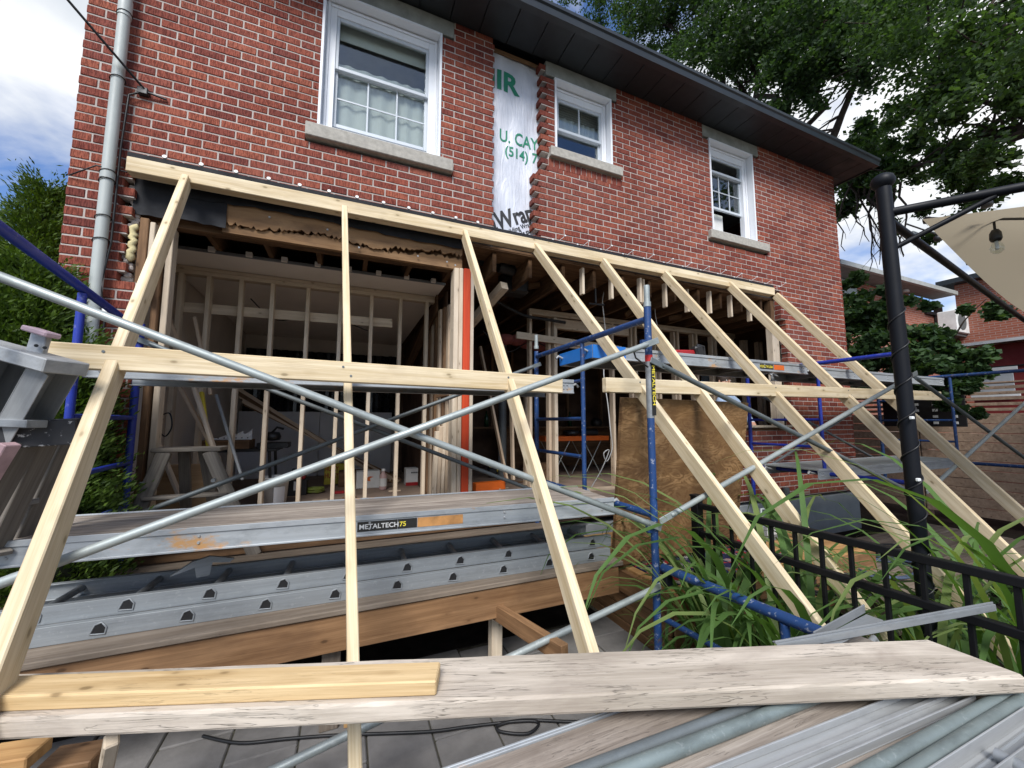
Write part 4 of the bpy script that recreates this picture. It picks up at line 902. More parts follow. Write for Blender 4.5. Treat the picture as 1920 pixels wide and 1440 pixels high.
for i, (u0, v0, u1, v1, t) in enumerate(((52, 828, -62, 1030, 1.50), (88, 828, -14, 1040, 1.62), (128, 828, 18, 1060, 1.72))): beam2(u0, v0, t, u1, v1, t - .05, .03, .075, M['ladderwood'], wl, 'rail', tow)
beam2(20, 832, 1.42, -40, 930, 1.4, .03, .05, plain('red splashed rail', (.36, .24, .25), .7, 0, .5, 9), wl, 'rail', tow)
for (u0, v0, u1, v1, t) in ((-20, 955, 75, 938, 1.56), (-60, 1045, 20, 1030, 1.5)): beam2(u0, v0, t, u1, v1, t + .1, .02, .05, M['ladderwood'], wl, 'rung', tow)
# ------------------------------------------------------------------ inside the opening
FZ = -.95
def stud_wall(xs, xa, xb, y, zt, label, pairs=(), mat='stud'):
    p = empty('stud_wall', ((xa + xb) / 2, y, FZ), label, 'stud wall', 'temporary stud walls')
    timber('bottom_plate', (xa, y, FZ + .02), (xb, y, FZ + .02), .089, .038, M[mat], p); timber('top_plate', (xa, y, zt - .02), (xb, y, zt - .02), .089, .038, M[mat], p)
    timber('top_plate', (xa, y, zt - .0595), (xb, y, zt - .0595), .089, .038, M[mat], p)
    for x in xs: timber('stud', (x, y, FZ + .0395), (x, y, zt - .079), .038, .089, M[mat], p, up=(0, 1, 0))
    return p
SY = 1.15
sw = stud_wall([PY(u, 700, SY).x for u in (443, 503, 571, 633, 692, 747, 797)] + [-1.5, -1.28], -1.58, .97, SY, 1.489, 'temporary stud wall of pale timbers behind the left opening', mat='pale')
timber('brace_board', (-1.55, SY + .055, 1.10), (.46, SY + .055, 1.135), .019, .10, M['pale'], sw)
xs2 = [PY(u, 740, SY).x for u in (993, 1148, 1192, 1236, 1272, 1307, 1343, 1376, 1402, 1430)]
sw2 = stud_wall(xs2, PY(990, 580, SY).x, 6.1, SY, 1.495, 'temporary stud wall with a door gap under the bare joists', mat='stud')
for x in xs2[2:]: timber('stud', (x - .075, SY + .005, FZ + .0395), (x - .075, SY + .005, 1.41), .03, .08, M['stud'], sw2, up=(0, 1, 0))
xd = PY(1040, 740, SY).x; timber('door_stud', (xd, SY, FZ), (xd, SY, 1.41), .05, .089, M['pale'], sw2, up=(0, 1, 0)); timber('door_stud', (xd - .07, SY + .04, FZ), (xd - .07, SY + .04, 1.41), .04, .089, M['stud'], sw2, up=(0, 1, 0))
timber('door_header', (xd, SY, 1.33), (xs2[1] + .3, SY, 1.33), .08, .14, M['stud'], sw2)
timber('brace_board', PY(968, 628, SY - .07), PY(1165, 655, SY - .07), .03, .09, M['pale'], sw2)
timber('brace_board', (xd, SY - .05, 1.03), (6.0, SY - .05, 1.03), .02, .06, M['stud'], sw2)
# post cluster between the two openings
pc = empty('post_cluster', (1.0, .1, FZ), 'bundle of pale studs with one bright red timber post between the openings', 'post')
for x, y, w_, mt in ((.915, .105, .045, 'pale'), (.958, .095, .036, 'pale'), (1.012, .082, .066, 'redpost'), (1.066, .095, .036, 'pale')): timber('post', (x, y, -.975), (x, y, 1.444), w_, .14, M[mt], pc, up=(0, 1, 0), **({'label': 'red painted post'} if mt == 'redpost' else {}))
pw = empty('partition', (.99, 1.2, FZ), 'brown stud partition running back beside the red post', 'partition')
for i in range(7): y = .34 + i * .21; timber('stud', (.975 + R.uniform(-.01, .01), y, FZ), (.975, y, 1.2 + .03 * i), .089, .04, M['stud' if i % 2 else 'midwood'], pw, up=(1, 0, 0))
boxo('panel', (1.025, .9, FZ), (1.04, 4.38, 1.5), M['darkwall'], pw); timber('cleat', (.93, .35, .32), (.93, .9, .33), .02, .14, M['midwood'], pw)
timber('sloped_board', (.94, 1.0, 1.38), (.90, 3.6, .75), .02, .22, M['oldwood'], pw)
for i in range(4): timber('lumber_offcut', (.80 + i * .045, .40 + .02 * i, FZ + .001), (.84 + i * .035, .42, FZ + .85 + .05 * i), .04, .07, M['stud' if i % 2 else 'pale'], label=['shortest pale lumber offcut leaning on the post cluster', 'brown lumber offcut leaning on the post cluster', 'third lumber offcut leaning on the post cluster', 'tallest brown lumber offcut leaning on the post cluster'][i], cat='lumber', group='offcuts leaning on the posts', up=(0, 1, 0))
# left room back wall: black plastic over insulation board
bp = MB(); n = 50
for i in range(n):
    def yy(k): return 4.34 - .04 * abs(math.sin(k * .9)) - .02 * math.sin(k * 2.3)
    a = -1.60 + 2.5 * i / n; b = -1.60 + 2.5 * (i + 1) / n; bp._add([(a, yy(i), .10 + .05 * math.sin(i * .6)), (b, yy(i + 1), .10 + .05 * math.sin((i + 1) * .6)), (b, yy(i + 1) + .02, 1.24), (a, yy(i) + .02, 1.24)], [[0, 1, 2, 3]], True)
bp.build('plastic_sheet', M['plastic'], label='black plastic sheet hung across the back wall of the left room', cat='plastic sheet')
for i, (a, b) in enumerate(((-1.62, -.42), (-.41, .80))): boxo('insulation_board', (a, 4.22, FZ + .001), (b, 4.26, .16), M['insul'], label=['grey insulation board with dark print standing behind the moulding strips', 'grey insulation board standing behind the brown cardboard boxes'][i], cat='insulation board', group='insulation boards at the back wall')
for i in range(8):                                     # bundle of long moulding strips
    o = V((.0, .03 * i, .012 * i)); timber('moulding_strip', PY(436 + i * 3, 722 + i * 5, 3.0) + V((0, .02 * (i % 3), 0)), V((.62 + .03 * i, 2.9, FZ + .02 + .015 * (i % 3))), .012, .045, M['midwood' if i % 2 else 'stud'], label='long brown moulding strip in the slanting bundle behind the studs', cat='moulding', group='moulding strips in the slanting bundle')
# wooden stepladder
st = empty('wooden_stepladder', (-1.0, .1, FZ), 'weathered wooden stepladder standing inside the left opening', 'stepladder')
ty = .10; A = PY(300, 846, ty); B = PY(415, 838, ty); zt_ = (A.z + B.z) / 2
timber('top_step', (A.x - .02, ty, zt_), (B.x + .02, ty, zt_), .20, .028, M['ladderwood'], st)
for x0, dx in ((A.x + .05, -.17), (B.x - .05, .34)):
    timber('front_rail', (x0, ty - .08, zt_ - .015), (x0 + dx, ty - .2, FZ), .028, .085, M['ladderwood'], st, up=(1, 0, 0)); timber('rear_rail', (x0 + .07 * (1 if dx < 0 else -1), ty + .06, zt_ - .015), (x0 - dx * .1, ty + .45, FZ), .028, .07, M['ladderwood'], st, up=(1, 0, 0))
for f in (.42, .8): timber('step', (A.x + .05 - .17 * f, ty - .08 - .12 * f, zt_ + (FZ - zt_) * f), (B.x - .05 + .34 * f, ty - .08 - .12 * f, zt_ + (FZ - zt_) * f), .09, .022, M['ladderwood'], st)
for x in (A.x - .02, B.x + .01): tubeo('bolt', [(x, ty - .16, zt_ - .21), (x, ty - .185, zt_ - .21)], .014, M['aludark'], st, 8)
c0, c1 = PY(250, 878, .42), PY(372, 885, .42); boxo('plywood_piece', (c0.x, .62, FZ + .001), (c1.x + .03, .634, c0.z), M['plydull'], label='dull plywood offcut standing behind the wooden stepladder', cat='plywood')
# boards leaning in the left corner
for i, (u0, v0, u1, v1, y0, y1, w_, mt, lb) in enumerate(((318, 690, 410, 860, .9, .7, .05, 'stud', 'slim board leaning right in the left corner'), (360, 715, 440, 960, .8, .6, .07, 'pale', 'pale board leaning behind the wooden stepladder'), (300, 560, 352, 690, .7, .8, .09, 'stud', 'broad board leaning behind the leftmost shore'),
        (365, 595, 395, 740, 1.0, .9, .04, 'stud', 'short pointed board leaning on the left room wall'), (283, 800, 345, 950, .6, .5, .06, 'pale', 'pale board crossing behind the stepladder legs'), (405, 740, 455, 900, 1.1, .9, .025, 'aludark', 'thin metal strip leaning in the left corner'))):
    timber('leaning_board', PY(u0, v0, y0), PY(u1, v1, y1), .025, w_, M[mt], label=lb, cat='board', group='boards leaning in the left corner', up=(0, 1, 0))
timber('spirit_level', PY(378, 735, 1.05), PY(398, 890, .95), .03, .045, M['yel'], label='yellow level leaning in the left corner', cat='level', up=(0, 1, 0))
wire([PY(u, v, .8) for u, v in ((300, 780), (318, 775), (322, 800), (310, 818), (298, 805), (305, 785))], .006, M['cable'], 'black hose loop hanging in the left corner', 'hose', 'hose')
# worktable with bits
tx, ty_ = PY(455, 845, 2.0).x, 2.0
wt = empty('worktable', (tx, ty_, FZ), 'folding worktable with black legs behind the studs', 'table'); tz = PY(455, 842, 1.8).z
boxo('table_top', (tx - .38, 1.75, tz - .03), (tx + .38, 2.25, tz), M['blk'], wt)
for sx in (-1, 1):
    for y in (1.8, 2.2): tubeo('leg', [(tx + sx * .3, y, tz - .03), (tx + sx * .34, y, FZ)], .016, M['blk'], wt, 8)
boxo('cardboard_box', (tx - .36, 1.78, tz + .001), (tx + .10, 2.1, tz + .10), M['midwood'], label='flat brown cardboard box on the worktable', cat='box')
m = MB(); hx = tx - .12; m.prism([(hx - .18, tz + .105), (hx + .24, tz + .105), (hx + .24, tz + .22), (hx + .17, tz + .165), (hx + .15, tz + .20), (hx + .06, tz + .15), (hx + .05, tz + .175), (hx - .06, tz + .135)], 1.80, 1.806); pb = m.build('jagged_bracket', M['white'], label='white jagged bracket strip lying on the cardboard box', cat='bracket')
for i in range(7): tubeo('hole', [(hx - .13 + i * .055, 1.7995, tz + .125), (hx - .13 + i * .055, 1.7985, tz + .125)], .007, M['blk'], pb, 8)
q = empty('miter_saw', (tx + .30, 1.95, tz), 'dark bench saw on the end of the worktable', 'saw'); boxo('saw_base', (tx + .16, 1.85, tz + .001), (tx + .48, 2.1, tz + .06), M['blk'], q); m = MB(); m.lathe((tx + .3, 1.95, tz + .13), [(.001, -.05), (.08, -.04), (.09, 0), (.07, .05), (.001, .06)], 12); m.build('saw_motor', M['blk'], q); tubeo('saw_handle', [(tx + .3, 1.9, tz + .18), (tx + .35, 1.88, tz + .24), (tx + .42, 1.88, tz + .22)], .014, M['blk'], q, 8)
# things on the floor
def P0(u, v): return PZ(u, v, FZ)
c = P0(512, 948); c.y = max(c.y, 1.25); bk = empty('bucket', (c.x, c.y, FZ), 'white plastic bucket with a printed label standing on the floor', 'bucket')
m = MB(); m.lathe((c.x, c.y, FZ), [(.001, .002), (.125, .002), (.145, .27), (.152, .272), (.152, .285), (.146, .285), (.146, .31), (.150, .312), (.150, .325), (.143, .325), (.123, .02), (.001, .02)], 24); m.build('bucket_body', M['white'], bk)
m = MB()
for i in range(7): 
    a0, a1 = -1.45 + i * .12, -1.45 + (i + 1) * .12; m._add([(c.x + .139 * math.cos(a0), c.y + .139 * math.sin(a0), FZ + .05), (c.x + .139 * math.cos(a1), c.y + .139 * math.sin(a1), FZ + .05), (c.x + .1465 * math.cos(a1), c.y + .1465 * math.sin(a1), FZ + .22), (c.x + .1465 * math.cos(a0), c.y + .1465 * math.sin(a0), FZ + .22)], [[0, 1, 2, 3]])
m.build('bucket_label', M['insul'], bk)
def crate(u, v, wpx, name, label, cat, h, dpt, mat):
    c = P0(u, v); f = (c - CAM).dot(F_) / FPX; return boxo(name, (c.x - wpx * f / 2, c.y, FZ + .001), (c.x + wpx * f / 2, c.y + dpt, FZ + h), mat, label=label, cat=cat, e=.008), c, f
b_, c, f = crate(552, 930, 40, 'tool_bag', 'black and red tool bag on the floor behind the studs', 'tool bag', .20, .2, M['blk'])
m = MB(); m.box((c.x - .11, c.y + .01, FZ + .20), (c.x + .11, c.y + .18, FZ + .26), .02); m.build('bag_flap', M['red'], b_); tubeo('bag_handle', [(c.x - .07, c.y + .09, FZ + .25), (c.x - .04, c.y + .09, FZ + .33), (c.x + .04, c.y + .09, FZ + .33), (c.x + .07, c.y + .09, FZ + .25)], .01, M['blk'], b_, 6)
m = MB(); m.box((c.x - .015, c.y - .002, FZ + .07), (c.x + .012, c.y + .0, FZ + .18), .0005); m.build('bag_tag', M['white'], b_)
b_, c, f = crate(628, 908, 38, 'paper_sack', 'yellow paper sacks with red lettering standing behind the studs', 'sack', .30, .12, M['yel'])
for z in (.20, .10): text('sack_print', 'HUSKY', .095, M['inkred'], Matrix.Translation((c.x - 19 * f + .01, c.y - .0012, FZ + z)) @ Matrix.Rotation(math.radians(90), 4, 'X'), b_, .0002, .002, .62)
b_, c, f = crate(672, 912, 70, 'cardboard_box', 'brown cardboard box standing beside the yellow sacks', 'box', .22, .25, M['midwood'])
b_, c, f = crate(690, 916, 42, 'tool_box_carton', 'white carton with an orange saw print behind the slender shore', 'box', .24, .22, M['offwhite']); m = MB(); m.prism([(c.x - .06, FZ + .13), (c.x + .02, FZ + .17), (c.x + .07, FZ + .16), (c.x + .02, FZ + .14), (c.x + .03, FZ + .10), (c.x - .02, FZ + .11)], c.y - .002, c.y - .0005); m.build('carton_print', M['orange'], b_)
b_, c, f = crate(782, 910, 42, 'carton', 'white carton with a red foot and black print under the studs', 'box', .25, .2, M['offwhite']); m = MB(); m.box((c.x - 21 * f - .001, c.y - .002, FZ + .002), (c.x + 21 * f + .001, c.y - .0003, FZ + .05), .0003); m.build('carton_band', M['red'], b_); m = MB(); [m.box((c.x - .09 + .03 * i, c.y - .0025, FZ + .18), (c.x - .068 + .03 * i, c.y - .0004, FZ + .20), .0003) for i in range(6)]; m.build('carton_print', M['inkblack'], b_)
c = P0(718, 918); bt = empty('bottle', (c.x, c.y, FZ), 'pinkish plastic bottle standing between the cartons', 'bottle'); m = MB(); m.lathe((c.x, c.y, FZ), [(.001, .001), (.05, .001), (.052, .02), (.052, .20), (.022, .24), (.022, .26), (.001, .26)], 14); m.build('bottle_body', plain('pink plastic', (.45, .30, .28), .4), bt); m = MB(); m.lathe((c.x, c.y, FZ), [(.026, .255), (.026, .285), (.001, .286)], 12); m.build('cap', M['white'], bt); m = MB(); m.lathe((c.x, c.y, FZ), [(.0528, .05), (.0528, .16)], 14); m.build('bottle_label', M['offwhite'], bt)
c = P0(590, 925); m = MB(); q = random.Random(4); pts = [(c.x + .10 * math.cos(a * 1.0) * q.uniform(.7, 1.2), c.y + .08 * math.sin(a), FZ + .02 + .05 * abs(math.sin(a * .31))) for a in np.linspace(0, 40, 120)]; tubeo('hose_pile', pts, .008, plain('lime hose', (.28, .34, .06), .5), label='tangled lime green hose on the floor behind the studs', cat='hose', n=6)
m = MB(); m.box((-.05, -.05, 0), (.12, .05, .03), .012); m.build('dust_pan', M['red'], M=Matrix.Translation(P0(635, 925)), local=False, label='red dust pan lying in front of the yellow sacks', cat='dust pan')
c = P0(805, 925); b_ = empty('push_broom', (c.x, c.y + .3, FZ), 'orange handled tool leaning beside the partition', 'broom'); tubeo('handle', [PY(804, 815, c.y + .3), PY(806, 905, c.y + .25)], .014, M['orange'], b_, 8); tubeo('grip', [PY(803, 815, c.y + .3), PY(803, 790, c.y + .3)], .010, M['blk'], b_, 8)
b_, c, f = crate(700, 872, 40, 'scrap_carton', 'open dark cardboard carton with a torn flap at the back wall', 'box', .18, .2, M['midwood'])
# right room
xx = PZ(1080, 900, FZ); wt2 = empty('tool_table', (3.55, 2.6, FZ), 'orange topped site table on crossed wire legs in the right room', 'table')
tz = PY(1080, 820, 2.3).z; ta, tb = PY(1022, 820, 2.3).x, PY(1142, 820, 2.3).x
boxo('table_top', (ta, 2.3, tz - .06), (tb, 2.8, tz + .02), M['orange'], wt2)
for u in (.25, .75):
    x = ta + (tb - ta) * u
    for s in (-1, 1): tubeo('leg', [(x - s * .18, 2.35, tz - .06), (x + s * .18, 2.35, FZ)], .008, M['galv'], wt2, 6); tubeo('leg', [(x - s * .18, 2.75, tz - .06), (x + s * .18, 2.75, FZ)], .008, M['galv'], wt2, 6)
m = MB(); m.lathe(((ta + tb) / 2 - .02, 2.5, tz + .021), [(.10, 0), (.16, .03), (.13, .09), (.001, .11)], 12); m.box(((ta + tb) / 2 + .2, 2.4, tz + .021), ((ta + tb) / 2 + .5, 2.6, tz + .13), .03); m.build('work_bag', M['blk'], label='black bag lying on the orange table', cat='bag')
boxo('wall_shelf', (2.2, 3.6, -.14), (5.6, 3.9, -.11), M['midwood'], house)
boxo('wall_panel', (2.9, 3.9, FZ), (5.8, 3.93, -.15), M['midwood'], house)
for i in range(8): timber('wall_stud', (2.3 + i * .45, 4.1, -.1), (2.3 + i * .45, 4.1, 1.5), .05, .09, M['midwood'], house, up=(0, 1, 0))
gb = plain('green bottle glass', (.01, .05, .02), .15)
for u, lb in ((1068, 'green glass bottle on the shelf left of the inner scaffold post'), (912, 'green glass bottle on the shelf beside the red post')):
    c = PY(u, 772, 3.75); c.z = -.11; m = MB(); m.lathe(c, [(.001, .001), (.045, .001), (.045, .18), (.016, .25), (.016, .31), (.001, .31)], 12); m.build('bottle', gb, label=lb, cat='bottle', group='bottles on the shelf')
c = PY(1118, 772, 3.7); m = MB(); m.lathe((c.x, c.y, -.109), [(.09, 0), (.13, .06), (.10, .16), (.001, .19)], 12); m.build('helmet', M['blk'], label='dark rounded helmet on the shelf in the right room', cat='helmet')
m = MB(); c = P0(1062, 912); m.lathe((c.x, c.y + .6, FZ), [(.001, .001), (.11, .001), (.12, .28), (.11, .28), (.10, .01), (.001, .01)], 14); m.build('trash_pail', M['midwood'], label='brown pail under the orange table', cat='pail')
c = P0(915, 920); m = MB(); m.beam((c.x - .2, c.y, FZ + .06), (c.x + .25, c.y + .05, FZ + .06), .12, .11, .004); m.build('orange_case', M['orange'], label='long orange plastic case on the floor right of the red post', cat='case')
c = PZ(925, 885, FZ + .1); q = empty('yellow_saw', c, 'yellow and black power saw on the floor behind the red post', 'power saw'); m = MB(); m.box(c + V((-.10, -.05, -.05)), c + V((.06, .05, .08)), .03); m.build('saw_body', M['blk'], q); m = MB(); m.box(c + V((-.04, -.04, .0)), c + V((.10, .04, .05)), .015); m.build('saw_housing', M['yel'], q); tubeo('saw_handle', [c + V((-.06, 0, .08)), c + V((-.02, 0, .14)), c + V((.06, 0, .12)), c + V((.08, 0, .05))], .015, M['yel'], q, 8)
for i, (u0, v0, u1, v1, y, lb) in enumerate(((900, 650, 950, 900, 1.8, 'grey board leaning in the dark behind the red post'), (958, 720, 962, 900, 1.6, 'upright brown stud in the dark right room'), (985, 730, 985, 910, 1.9, 'second upright stud in the dark right room'))): timber('leaning_board', PY(u0, v0, y), PY(u1, v1, y - .2), .03, .08, M['stud'], label=lb, cat='board', up=(0, 1, 0), group='boards in the right room')
pts = []
for i in range(160): pts.append(V((PY(942, 800, 2.2).x, 2.2, 1.2 - i * .0135)))
tubeo('ribbed_duct', pts, [.06 + .006 * (i % 2) for i in range(160)], M['tubedark'], house, 10)
# pipes, duct, wires under the floor above
pp_ = empty('plumbing', (1.6, .8, 1.55), 'black drain pipes hanging between the joists right of the red post', 'pipe')
tubeo('drain_pipe', [PY(895, 488, .45), PY(960, 505, .5), PY(1010, 520, .9)], .045, M['blk'], pp_, 12); tubeo('pipe_joint', [PY(935, 500, .44), PY(962, 508, .46)], .062, M['blk'], pp_, 12); tubeo('drain_pipe', [PY(905, 462, .5), PY(1065, 520, .9)], .03, M['blk'], pp_, 10)
boxo('pipe_trap', PY(945, 545, .6), PY(985, 515, .72) + V((0, .1, 0)), M['blk'], pp_, .03)
timber('prop_beam', PY(946, 535, .35), PY(880, 610, 1.1), .09, .09, M['pale'], label='short pale square timber propped under the drain pipes', cat='timber')
wire([PY(u, v, 1.0) for u, v in ((890, 540), (940, 570), (985, 592), (1030, 600), (1060, 605))], .02, M['cable'], 'thick black cable sagging below the joists', parent=None)
wire([PY(u, v, .5) for u, v in ((1140, 525), (1130, 560), (1133, 600), (1136, 640), (1132, 700), (1140, 760), (1145, 810), (1148, 840), (1138, 865), (1132, 850), (1142, 845), (1128, 880), (1108, 915))], .0065, M['whitecable'], 'white electric cable hanging down beside the plywood sheet')
wire([PY(u, v, .6) for u, v in ((1236, 540), (1228, 575), (1232, 610))], .006, M['whitecable'], 'short white wire tail hanging from a joist')
tubeo('sprinkler_pipe', [PY(1115, 515, .3), PY(1117, 568, .3)], .014, M['blk'], house, 8); tubeo('sprinkler_pipe', [PY(1104, 569, .3), PY(1133, 572, .3)], .012, M['blk'], house, 8)
m = MB(); q = random.Random(6)
for i in range(5): a = V((2.0 + i * .17, 1.5, 1.1 + q.uniform(-.05, .05))); m.lathe(a, [(.001, -.08), (.10, -.05), (.13, 0), (.1, .06), (.001, .08)], 9)
m.build('insulation_batt', plain('pink insulation', (.22, .06, .05), 1.), label='torn pinkish insulation hanging in the dark right room', cat='insulation')
# person bending over behind the plywood sheet
def skin_body(name, verts, edges, radii, mat, parent, root=0, sub=2):
    me = bpy.data.meshes.new(name); me.from_pydata([tuple(v) for v in verts], edges, []); o = bpy.data.objects.new(name + '_src', me); COL.objects.link(o)
    sk = o.modifiers.new('skin', 'SKIN'); sd_ = o.modifiers.new('sub', 'SUBSURF'); sd_.levels = sub; sd_.render_levels = sub
    for i, r in enumerate(radii): me.skin_vertices[0].data[i].radius = (r if isinstance(r, tuple) else (r, r)); me.skin_vertices[0].data[i].use_root = (i == root)
    dg = bpy.context.evaluated_depsgraph_get(); m2 = bpy.data.meshes.new_from_object(o.evaluated_get(dg)); bpy.data.objects.remove(o); m2.name = name; m2.materials.clear()
    for m_ in (mat if isinstance(mat, list) else [mat]): m2.materials.append(m_)
    for p in m2.polygons: p.use_smooth = True
    return place(bpy.data.objects.new(name, m2), I4, parent)
H = PR(1357, 717, 5.8)                                 # middle of the head
per = empty('person', (H.x + .2, H.y + .06, FZ), 'person in a light blue shirt with short brown hair standing behind the plywood sheet', 'person')
bs = V((H.x, H.y, H.z)); hip = V((H.x + .22, H.y + .06, -.06)); ch = V((H.x + .11, H.y + .05, H.z - .27)); nk = V((H.x + .04, H.y + .02, H.z - .14))
vv = [hip, hip.lerp(ch, .5), ch, nk, bs + V((0, 0, -.03)), bs + V((-.01, -.01, .05)), ch + V((-.17, -.02, -.02)), ch + V((-.24, -.16, -.26)), ch + V((-.16, -.34, -.42)), ch + V((.19, .0, -.02)), ch + V((.26, -.15, -.27)), ch + V((.10, -.36, -.42)),
      hip + V((-.10, .02, -.08)), hip + V((-.14, -.14, -.44)), V((hip.x - .14, hip.y + .05, FZ + .06)), hip + V((.10, .02, -.08)), hip + V((.13, -.12, -.44)), V((hip.x + .14, hip.y + .08, FZ + .06)), V((hip.x - .15, hip.y - .14, FZ + .035)), V((hip.x + .15, hip.y - .11, FZ + .035))]
ee = [(0, 1), (1, 2), (2, 3), (3, 4), (4, 5), (2, 6), (6, 7), (7, 8), (2, 9), (9, 10), (10, 11), (0, 12), (12, 13), (13, 14), (0, 15), (15, 16), (16, 17), (14, 18), (17, 19)]
rr_ = [.14, .13, .15, .055, .085, .08, .07, .05, .035, .07, .05, .035, .09, .065, .045, .09, .065, .045, .04, .04]
body = skin_body('body', vv, ee, rr_, [M['skin'], M['shirt'], M['jeans']], per)
for p in body.data.polygons:
    cz = p.center; p.material_index = 2 if cz.z < hip.z - .02 else (0 if (cz - bs).length < .17 or (cz - vv[8]).length < .16 or (cz - vv[11]).length < .16 or (cz - nk).length < .05 else 1)
m = MB(); m.lathe(bs + V((.012, .02, .035)), [(.001, .115), (.06, .10), (.095, .05), (.10, .0), (.088, -.045)], 18); m.build('hair', M['hair'], per)
for s in (-1, 1):
    m = MB(); m.lathe(bs + V((s * .034 - .01, -.083, .02)), [(.001, -.011), (.011, 0), (.001, .011)], 8); m.build('eye', M['white'], per)
    m = MB(); m.lathe(bs + V((s * .092, .0, .005)), [(.001, -.03), (.016, 0), (.001, .03)], 8); m.build('ear', M['skin'], per)
    w0 = vv[8] if s < 0 else vv[11]
    for k in range(4): tubeo('finger', [w0 + V((-.03 + k * .02, -.01, 0)), w0 + V((-.032 + k * .021, -.06, -.015)), w0 + V((-.03 + k * .02, -.085 + .006 * abs(k - 1), -.045))], [.0105, .009, .007], M['skin'], per, 8)
    tubeo('thumb', [w0 + V((-s * .035, .01, 0)), w0 + V((-s * .055, -.03, -.01)), w0 + V((-s * .05, -.055, -.03))], [.012, .010, .008], M['skin'], per, 8)
m = MB(); m.prism([(-.014, -.02), (.014, -.02), (.004, .03), (-.004, .03)], -.02, .0); m.build('nose', M['skin'], per, Matrix.Translation(bs + V((-.01, -.088, 0))), local=False)

bwp = PY(1323, 706, 2.3)
boxo('window_stand_in', (bwp.x - .11, 2.3, FZ + .001), (bwp.x + .11, 2.32, bwp.z + .16), plain('pale blue stand-in panel', (.50, .66, .82), .7), label='pale blue stand-in panel put in for a bright window of the right room beside the person', cat='board')  # stand-in for a bright back window, its daylight put into the colour

for i, (pts, lb) in enumerate((([(470, 560), (520, 600), (600, 590), (690, 620)], 'thin black wire drooping along the ceiling of the left room'), ([(905, 620), (950, 660), (1000, 640), (1060, 668), (1120, 655)], 'black wire drooping between the studs of the right room'), ([(1170, 600), (1210, 640), (1290, 632), (1360, 655), (1420, 640)], 'black wire stapled across the right stud wall'))):
    wire([PY(u, v, 1.32) for u, v in pts], .007, M['cable'], lb)
q = random.Random(21)
for i, (u, v) in enumerate(((480, 950), (600, 940), (655, 935), (740, 922), (830, 940), (945, 918), (980, 905))):
    c = P0(u, v); timber('wood_scrap', c + V((-.08, 0, .012)), c + V((.08, q.uniform(-.1, .1), .012)), .04, .02, M['stud' if i % 2 else 'midwood'], label='small ' + ['pale scrap beside the white bucket', 'scrap beside the tool bag', 'scrap in front of the yellow sacks', 'scrap between the cartons', 'scrap at the foot of the offcuts', 'scrap in front of the orange case', 'scrap behind the orange case'][i].replace('scrap', 'wood scrap on the floor'), cat='wood scrap', group='wood scraps on the floor')
# ------------------------------------------------------------------ black fence, gazebo, canopy, string lights
fx = 2.22; ft = -.545
fen = empty('metal_fence', (fx, -2.4, GZ), 'black metal picket fence running away from the landing through the grass', 'fence')
for y in (-1.44, -3.05, -4.6): boxo('post', (fx - .028, y - .028, GZ), (fx + .028, y + .028, ft + .035), M['blackfence'], fen); boxo('post_cap', (fx - .032, y - .032, ft + .0355), (fx + .032, y + .032, ft + .05), M['blackfence'], fen, .006)
for z in (ft - .02, ft - .20, GZ + .13):
    for a, b in ((-3.02, -1.47), (-4.57, -3.08)): boxo('rail', (fx - .018, a, z - .017), (fx + .018, b, z + .017), M['blackfence'], fen, .003)
for i in range(24):
    y = -1.57 - i * .125
    if min(abs(y + 3.05), abs(y + 4.6)) > .05: boxo('picket', (fx - .009, y - .009, GZ + .06), (fx + .009, y + .009, ft - .0375), M['blackfence'], fen, .002)
gz = empty('gazebo', (2.9, -2.3, GZ), 'black round gazebo post with a ball finial and two roof tubes', 'gazebo')
pb_, pt_ = PR(1712, 900, 3.0 / abs(ray(1712, 900).to_2d().length)), PR(1656, 352, 3.0 / ray(1656, 352).to_2d().length)
pdir = (pt_ - pb_).normalized(); base = pb_ + pdir * ((GZ - pb_.z) / pdir.z)
tubeo('post', [base, pt_], .0345, M['black'], gz, 18)
m = MB(); m.lathe(pt_ + V((0, 0, .035)), [(.001, -.05), (.03, -.045), (.050, -.02), (.056, .0), (.048, .026), (.03, .040), (.001, .045)], 18); m.build('finial', M['black'], gz)
def hdir(az): return V((math.sin(math.radians(az)), math.cos(math.radians(az)), 0))
def nearest(u, v, c, d):                                # point on the line c + s d seen nearest to the pixel ray
    r = ray(u, v).normalized(); w0 = CAM - c; a_, b_, e_ = 1, r.dot(d), d.dot(d); den = a_ * e_ - b_ * b_; s = (a_ * d.dot(w0) - b_ * r.dot(w0)) / den; return c + d * s
j1 = pb_ + pdir * ((PR(1668, 398, 3.0 / ray(1668, 398).to_2d().length).z - pb_.z) / pdir.z)
j2 = j1 - pdir * .035
d1, d2 = hdir(142), hdir(82)
e1 = j1 + d1 * 2.6; e2 = j2 + d2 * 5.0
tubeo('roof_tube', [j1, e1], .024, M['black'], gz, 14); tubeo('roof_tube', [j2, e2], .022, M['black'], gz, 14)
k1 = j1 + d1 * .42; k0 = pb_ + pdir * ((j1.z - .22 - pb_.z) / pdir.z); tubeo('corner_brace', [k0, k1 - V((0, 0, .02))], .014, M['black'], gz, 10)
wirepts = []
for i in range(220): t = i / 219; z = GZ + .2 + t * 2.0; a = t * 2 * math.pi * 11; c = base + pdir * ((z - GZ) / pdir.z); wirepts.append(c + V((.038 * math.cos(a), .038 * math.sin(a), 0)))
tubeo('light_wire', wirepts, .0038, M['blk'], gz, 5)
for z in (.02, -.30): p = base + pdir * ((z - GZ) / pdir.z); boxo('wire_clip', p + V((-.055, -.045, -.008)), p + V((-.03, -.03, .008)), M['white'], gz)
